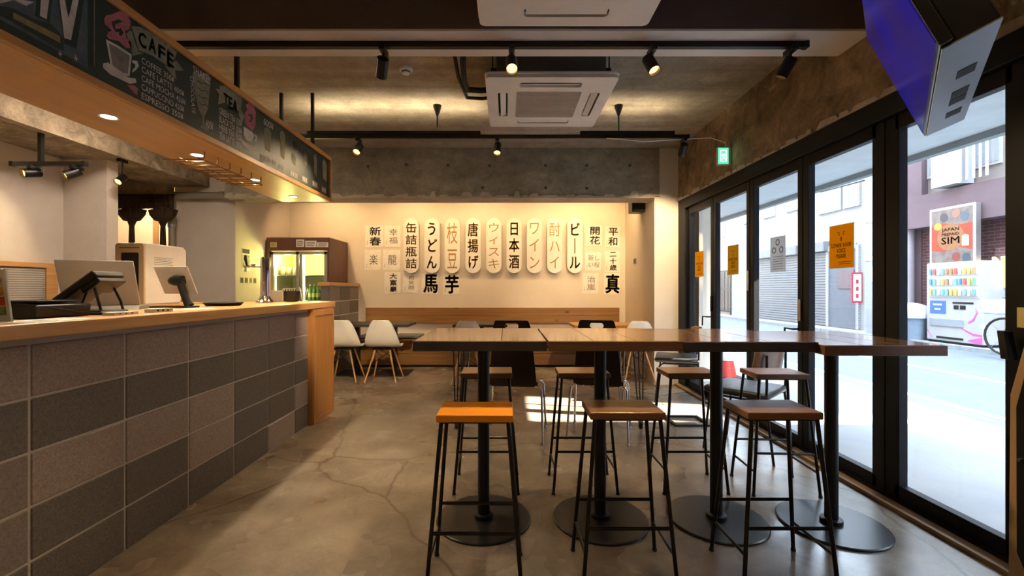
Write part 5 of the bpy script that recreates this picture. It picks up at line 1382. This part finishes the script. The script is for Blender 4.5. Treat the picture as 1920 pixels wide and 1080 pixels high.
MB().cyl((0, 0, 0), (0, 0, 7), .11, .09, 14).build('shaft', mat('pole_grey', (.34, .35, .40), .6), dp, smooth=40)
for z in (1.9, 2.9): MB().cyl((0, 0, z), (0, 0, z + .12), .12, n=14).build('band', m_alum, dp)
MB().box(-.05, .05, -.13, -.10, 1.35, 1.75).build('plate', m_white, dp)
MB().cyl((0, .05, 4.05), (0, 1.8, 4.1), .02, n=6).build('bracket', m_steel, dp)
# far tan building + fence
tb_ = thing('tan_building', 'distant tan building at the far end of the street', 'building', (FX + 3, 25, 0))
MB().box(FX + .2, FX + 6, 19.6, 32, .02, 6.3).build('wall', mat('tan_wall', (.55, .46, .40), .8), tb_, world=True)
for k in range(3):
    f = MB().box(FX + .16, FX + .2, 20.4 + k*1.6, 21.5 + k*1.6, 3.6, 5.2).build('window', m_winf, tb_, world=True)
    MB().box(FX + .15, FX + .16, 20.5 + k*1.6, 21.4 + k*1.6, 3.7, 5.1).build('pane', m_wind, f, world=True)
gt = thing('dark_gate', 'dark barred gate before the tan building', 'gate', (FX, 20.4, .02))
MB().box(-.04, .04, -.9, -.82, 0, 2.2).build('post', m_black, gt); MB().box(-.04, .04, .82, .9, 0, 2.2).build('post', m_black, gt)
for k in range(13): MB().box(-.012, .012, -.8 + k*.13, -.77 + k*.13, .1, 2.0).build('bar', m_black, gt)
for z in (.12, 1.1, 1.95): MB().box(-.02, .02, -.82, .82, z, z + .06).build('cross_rail', m_black, gt)
# end of the street
eb = thing('street_end_building', 'pale building closing the far end of the street', 'building', (6, 34.5, 0))
MB().box(-6, 12, 0, 3, -.1, 6.5).build('wall', m_plaster, eb)
for k in range(5):
    f = MB().box(-3 + k*2.2, -1.8 + k*2.2, -.05, 0, 3.2, 4.8).build('window', m_winf, eb); MB().box(-2.9 + k*2.2, -1.9 + k*2.2, -.06, -.05, 3.3, 4.7).build('pane', m_wind, f)
# brick building
bb = thing('brick_building', 'red brick building with a vending machine in front', 'building', (FX + 3, 6.8, 0))
zl = 2.62                                   # underside of the mauve band
MB().box(FX + .02, FX + 6, 2.95, 11.04, .02, zl).build('ground_storey', m_brick, bb, world=True)
MB().box(FX - .35, FX + 6, 2.95, 11.04, zl, zl + .75).build('overhang_band', m_bconc, bb, world=True)
yl, _ = fac(1752, 500)
MB().box(FX - .30, FX + 6, yl, 11.04, zl + .75, 6.3).build('upper_wall', m_bconc, bb, world=True)
MB().box(FX - .15, FX + 6, 2.95, yl, zl + .75, 6.3).build('upper_wall', mat('pale_upper_wall', (.25, .22, .20), .8), bb, world=True)
# left recess: dark sheet with shade in its colour; round column, dark lintel
m_bdark = mat('recess_shade', (.13, .085, .10), .8)
ya, _ = fac(1694, 500); yb_, _ = fac(1728, 500)
MB().box(FX - .01, FX + .03, yb_, 11.03, .05, zl).build('recess', m_bdark, bb, world=True)
MB().cyl((FX - .2, fac(1716, 500)[0], .02), (FX - .2, fac(1716, 500)[0], zl), .14, n=16).build('round_column', mat('column_grey', (.42, .38, .42), .6), bb, world=True, smooth=40)
ya, _ = fac(1866, 500); yb_, _ = fac(1905, 500)
MB().box(FX - .0, FX + .03, yb_ - 1, ya, .05, 2.05).build('recess', brickmat('recess_brick', (.20, .085, .09), (.17, .07, .08), (.28, .23, .23)), bb, world=True)
for k, (pa, pb, z0, z1) in enumerate(((1754, 1790, 3.75, 4.55), (1792, 1842, 3.75, 4.2), (1842, 1895, 3.7, 4.9), (1754, 1840, 4.75, 5.6), (1845, 1900, 5.1, 5.9))):
    ya, _ = fac(pa, 500); yb_, _ = fac(pb, 500)
    if k == 1:
        MB().box(FX - .55, FX - .17, yb_, ya, zl + .8, z1 + .25).build('balcony_panel', m_xwhite, bb, world=True); continue
    f = MB().box(FX - .20, FX - .15, yb_, ya, z0, z1).build('window', m_winf, bb, world=True)
    n = 4
    for i in range(n):
        w = (ya - yb_) / n
        MB().box(FX - .21, FX - .20, yb_ + i*w + .03, yb_ + (i + 1)*w - .03, z0 + .06, z1 - .06).build('pane', m_wind2, f, world=True)
MB().tube([(FX - .62, fac(1754, 500)[0], 4.35), (FX - .62, fac(1800, 500)[0], 4.42), (FX - .62, fac(1900, 500)[0], 4.3)], .02, 6).build('cable', m_black, bb, world=True)
for k in range(7):
    y = fac(1815 + 13 * k, 500)[0]
    MB().cyl((FX - .45, y, 3.45), (FX - .45, y, 4.5), .025, n=6).build('railing_bar', m_xwhite, bb, world=True)
MB().box(FX - .48, FX - .42, fac(1900, 500)[0], fac(1812, 500)[0], 4.5, 4.56).build('railing_top', m_xwhite, bb, world=True)
# off-frame neighbours that shape the sunlight
nb = thing('neighbour_building', 'plain grey building beyond the right picture edge', 'building', (FX + 3, -4, 0))
MB().box(FX, FX + 6, -16, 2.0, .02, 6.3).build('wall', m_bconc, nb, world=True)
lo_ = thing('low_annex', 'low annex between two buildings across the street', 'building', (FX + 3, 2.5, 0))
MB().box(FX, FX + 6, 2.0, 2.95, .02, 4.0).build('wall', m_bconc, lo_, world=True)
# vending machine
VX = FX - .55
def vf(px, py): return fac(px, py, VX)
yv1, _ = vf(1737, 600); yv0, _ = vf(1843, 600)
vm = thing('vending_machine', 'white drinks vending machine with pink swooshes across the street', 'vending machine', (VX + .3, (yv0 + yv1)/2, .02))
zt, zb = vf(1790, 491)[1], .07
MB().box(VX, VX + .55, yv0, yv1, zb, zt).build('cabinet', m_xwhite, vm, world=True, bevel=.02)
MB().box(VX + .03, VX + .5, yv0 + .03, yv1 - .03, .02, zb).build('plinth', m_plast, vm, world=True)
Wv = yv1 - yv0; 
def vbox(name, u0, u1, z0, z1, m, o=.01, parent=None):     # u measured from the left edge as seen
    return MB().box(VX - o, VX, yv1 - u1*Wv, yv1 - u0*Wv, z0, z1).build(name, m, parent or vm, world=True)
Hv = zt - zb
win = vbox('display_window', .05, .95, zb + .56*Hv, zb + .97*Hv, mat('display_back', (.74, .76, .76), .4), .006)
cols = [(.62, .12, .10), (.12, .28, .55), (.14, .42, .2), (.72, .5, .12), (.75, .72, .68), (.5, .22, .1), (.2, .5, .6)]
cm = [mat('drink_%d' % i, c, .4) for i, c in enumerate(cols)]
random.seed(11)
for r in range(3):
    zz = zb + (.585 + .13 * r) * Hv
    vbox('display_shelf', .07, .93, zz - .02, zz - .005, m_alum, .03)
    for k in range(11):
        u = .09 + .077 * k
        MB().cyl((VX - .03, yv1 - u*Wv - .02, zz), (VX - .03, yv1 - u*Wv - .02, zz + .13), .026, n=8).build('sample_drink', random.choice(cm), vm, world=True)
ad = vbox('blue_panel', .08, .37, zb + .35*Hv, zb + .51*Hv, mat('blue_ad', (.06, .14, .42), .4))
for k, w_ in ((0, .2), (1, .14)): MB().box(VX - .012, VX - .01, yv1 - .225*Wv - w_/2, yv1 - .225*Wv + w_/2, zb + (.45 - .06*k)*Hv, zb + (.475 - .06*k)*Hv).build('print_line', m_xwhite, vm, world=True)
vbox('coin_slot', .52, .60, zb + .41*Hv, zb + .46*Hv, m_plast); vbox('note_slot', .63, .72, zb + .41*Hv, zb + .46*Hv, m_plast); vbox('price_bar', .50, .85, zb + .48*Hv, zb + .50*Hv, m_plast)
vbox('pickup_flap', .08, .68, zb + .19*Hv, zb + .28*Hv, mat('flap_grey', (.28, .31, .34), .4), .02)
vbox('vent_slot', .2, .68, zb + .03*Hv, zb + .055*Hv, m_plast)
m_sw = mat('pink_swoosh', (.68, .10, .34), .5)
def sw_(pts):
    put(flat([[(-p[0]*Wv, 0 + p[1]*Hv) if 0 else (p[0]*Wv, p[1]*Hv) for p in pts]], .003, AX_RIGHT, (VX - .001, yv1, zb)), 'swoosh', m_sw, vm)
sw_([(.75, .26), (.84, .30), (.90, .38), (.88, .44), (.92, .38), (.86, .28), (.78, .24)])
sw_([(.62, .19), (.70, .15), (.85, .10), (.99, .10), (.99, .12), (.85, .125), (.72, .165)])
sw_([(.74, .03), (.99, .0), (.99, .09), (.80, .05)])
sw_([(.01, .13), (.10, .04), (.12, .03), (.03, .13)])
# poster above the vending machine
PX = FX - .50
y1_, z1_ = fac(1747, 395, PX); y0_, z0_ = fac(1824, 498, PX)
z1_ = fac(1785, 391, PX)[1]; z0_ = fac(1785, 498, PX)[1]
po = thing('sim_poster', 'large red advertising poster above the vending machine', 'poster', (PX, (y0_ + y1_)/2, (z0_ + z1_)/2))
wp, hp = y1_ - y0_, z1_ - z0_
cy, cz = (y0_ + y1_)/2, (z0_ + z1_)/2
MB().box(PX, PX + .12, y0_ - .05, y1_ + .05, z0_ - .05, z1_ + .05).build('frame', m_alum, po, world=True, bevel=.01)
MB().box(PX - .004, PX, y0_, y1_, z0_, z1_).build('sheet', mat('poster_grey', (.20, .16, .14), .5, c2=(.12, .09, .085), scale=9), po, world=True)
def pz(name, pts, m, layer): put(flat([[(p[0]*wp, p[1]*hp) for p in pts]], .001, AX_RIGHT, (PX - .003 - .0012*layer, cy, cz)), name, m, po)
pz('red_field', [(-.5, -.22), (-.2, -.25), (.2, -.18), (.5, -.24), (.5, .22), (.1, .20), (-.2, .27), (-.5, .22)], mat('poster_red', (.40, .04, .014), .5), 1)
pz('gold_field', [(math.cos(a)*.33 - .02, math.sin(a)*.235 - .0) for a in [k*PI/12 for k in range(24)]], mat('poster_gold', (.30, .13, .05), .5, c2=(.24, .10, .04), scale=14), 2)
pz('orange_dot', [(-.33 + .10*math.cos(k*PI/8), .21 + .065*math.sin(k*PI/8)) for k in range(16)], mat('poster_orange', (.75, .33, .04), .5), 3)
for s, w_, h_, v in (('JAPAN', .42, .075, .13), ('PREPAID', .42, .05, .055), ('SIM', .44, .12, -.055)):
    put(text(s, w_*wp, h_*hp, AX_RIGHT, (PX - .0085, cy + .02*wp, cz + v*hp), bold=.012), 'lettering', m_ink, po)
for k, (u, v) in enumerate(((-.18, .36), (.12, .41), (.32, .34), (-.3, -.38), (.12, -.35), (.36, -.37))):
    pz('picture_spot', [(u + .10*math.cos(a), v + .08*math.sin(a)) for a in [j*PI/6 for j in range(12)]], mat('spot_%d' % k, ((.06, .05, .06), (.30, .14, .10), (.08, .11, .16), (.2, .16, .14), (.22, .04, .03), (.05, .07, .1))[k], .5), 2)
pz('badge', [(.26, -.17), (.42, -.17), (.42, 0.0), (.34, .03), (.26, 0.0)], mat('badge', (.55, .52, .35), .5), 3)
# bin
bn_ = thing('rubbish_bin', 'blue-grey rubbish bin with a clear bag across the street', 'bin', (FX - .5, fac(1708, 600, FX - .5)[0], .02))
MB().lathe([(.28, 0), (.34, .55), (.36, .62), (.0, .62)], n=20).build('tub', mat('bin_blue', (.20, .25, .32), .5), bn_, smooth=40)
MB().lathe([(.39, .50), (.40, .60), (.37, .66), (.30, .78), (.12, .84), (0, .85)], n=20).build('bag', mat('clear_bag', (.52, .56, .62), .25), bn_, smooth=60)
# bicycle at the right edge
bi = thing('bicycle', 'parked bicycle leaning by the brick wall near the door edge', 'bicycle', (FX - 1.2, 7.75, .02))
for yy in (.0, -1.05):
    vs = [(0, yy + .32*math.cos(a), .33 + .32*math.sin(a)) for a in [k*PI/12 for k in range(25)]]
    w = MB().tube(vs, .02, 6).build('wheel', m_rubber, bi, smooth=60)
    for k in range(8): MB().cyl((0, yy, .33), (0, yy + .31*math.cos(k*PI/4), .33 + .31*math.sin(k*PI/4)), .003, n=4).build('spoke', m_chrome, w)
for a, b_ in (((0, 0, .33), (0, -.12, .85)), ((0, -.10, .80), (0, -.62, .40)), ((0, -.62, .40), (0, -1.05, .33)), ((0, -.62, .40), (0, -.75, .85)), ((0, -.72, .75), (0, -.12, .82))):
    MB().cyl(a, b_, .016, n=8).build('frame_tube', m_steel, bi)
MB().box(-.07, .07, -.87, -.64, .85, .90).build('saddle', m_plast, bi, bevel=.02)
MB().tube([(-.25, -.2, 1.02), (-.1, -.12, 1.0), (.1, -.12, 1.0), (.25, -.2, 1.02)], .012, 8).build('handlebar', m_chrome, bi)
MB().box(-.18, .18, .0, .25, .72, .98).build('basket', mat('bag_white', (.70, .72, .78), .5), bi, bevel=.05)
# cone and wall lamp
co = thing('traffic_cone', 'red traffic cone on the sidewalk outside the doors', 'traffic cone', (2.95, 5.9, -.02))
MB().box(-.18, .18, -.18, .18, 0, .05).build('base', m_rubber, co, bevel=.01)
MB().lathe([(.13, .05), (.09, .28), (.035, .62), (.0, .625)], n=20).build('cone', mat('cone_red', (.72, .06, .04), .5), co, smooth=40)
MB().lathe([(.096, .26), (.097, .262), (.074, .38), (.072, .382)], n=20).build('band', m_white, co, smooth=40)
yl_, zl_ = fac(1890, 510, FX - .1)
sl = thing('light_sign', 'tall yellow lit sign on the brick wall', 'lit sign', (FX - .1, yl_, zl_))
MB().box(-.05, .1, -.09, .09, -.32, .32).build('box', m_white, sl, bevel=.01)
MB().box(-.055, -.05, -.08, .08, -.30, .30).build('face', emitter('yellow_glow', (1, .75, .2), 1.8), sl)
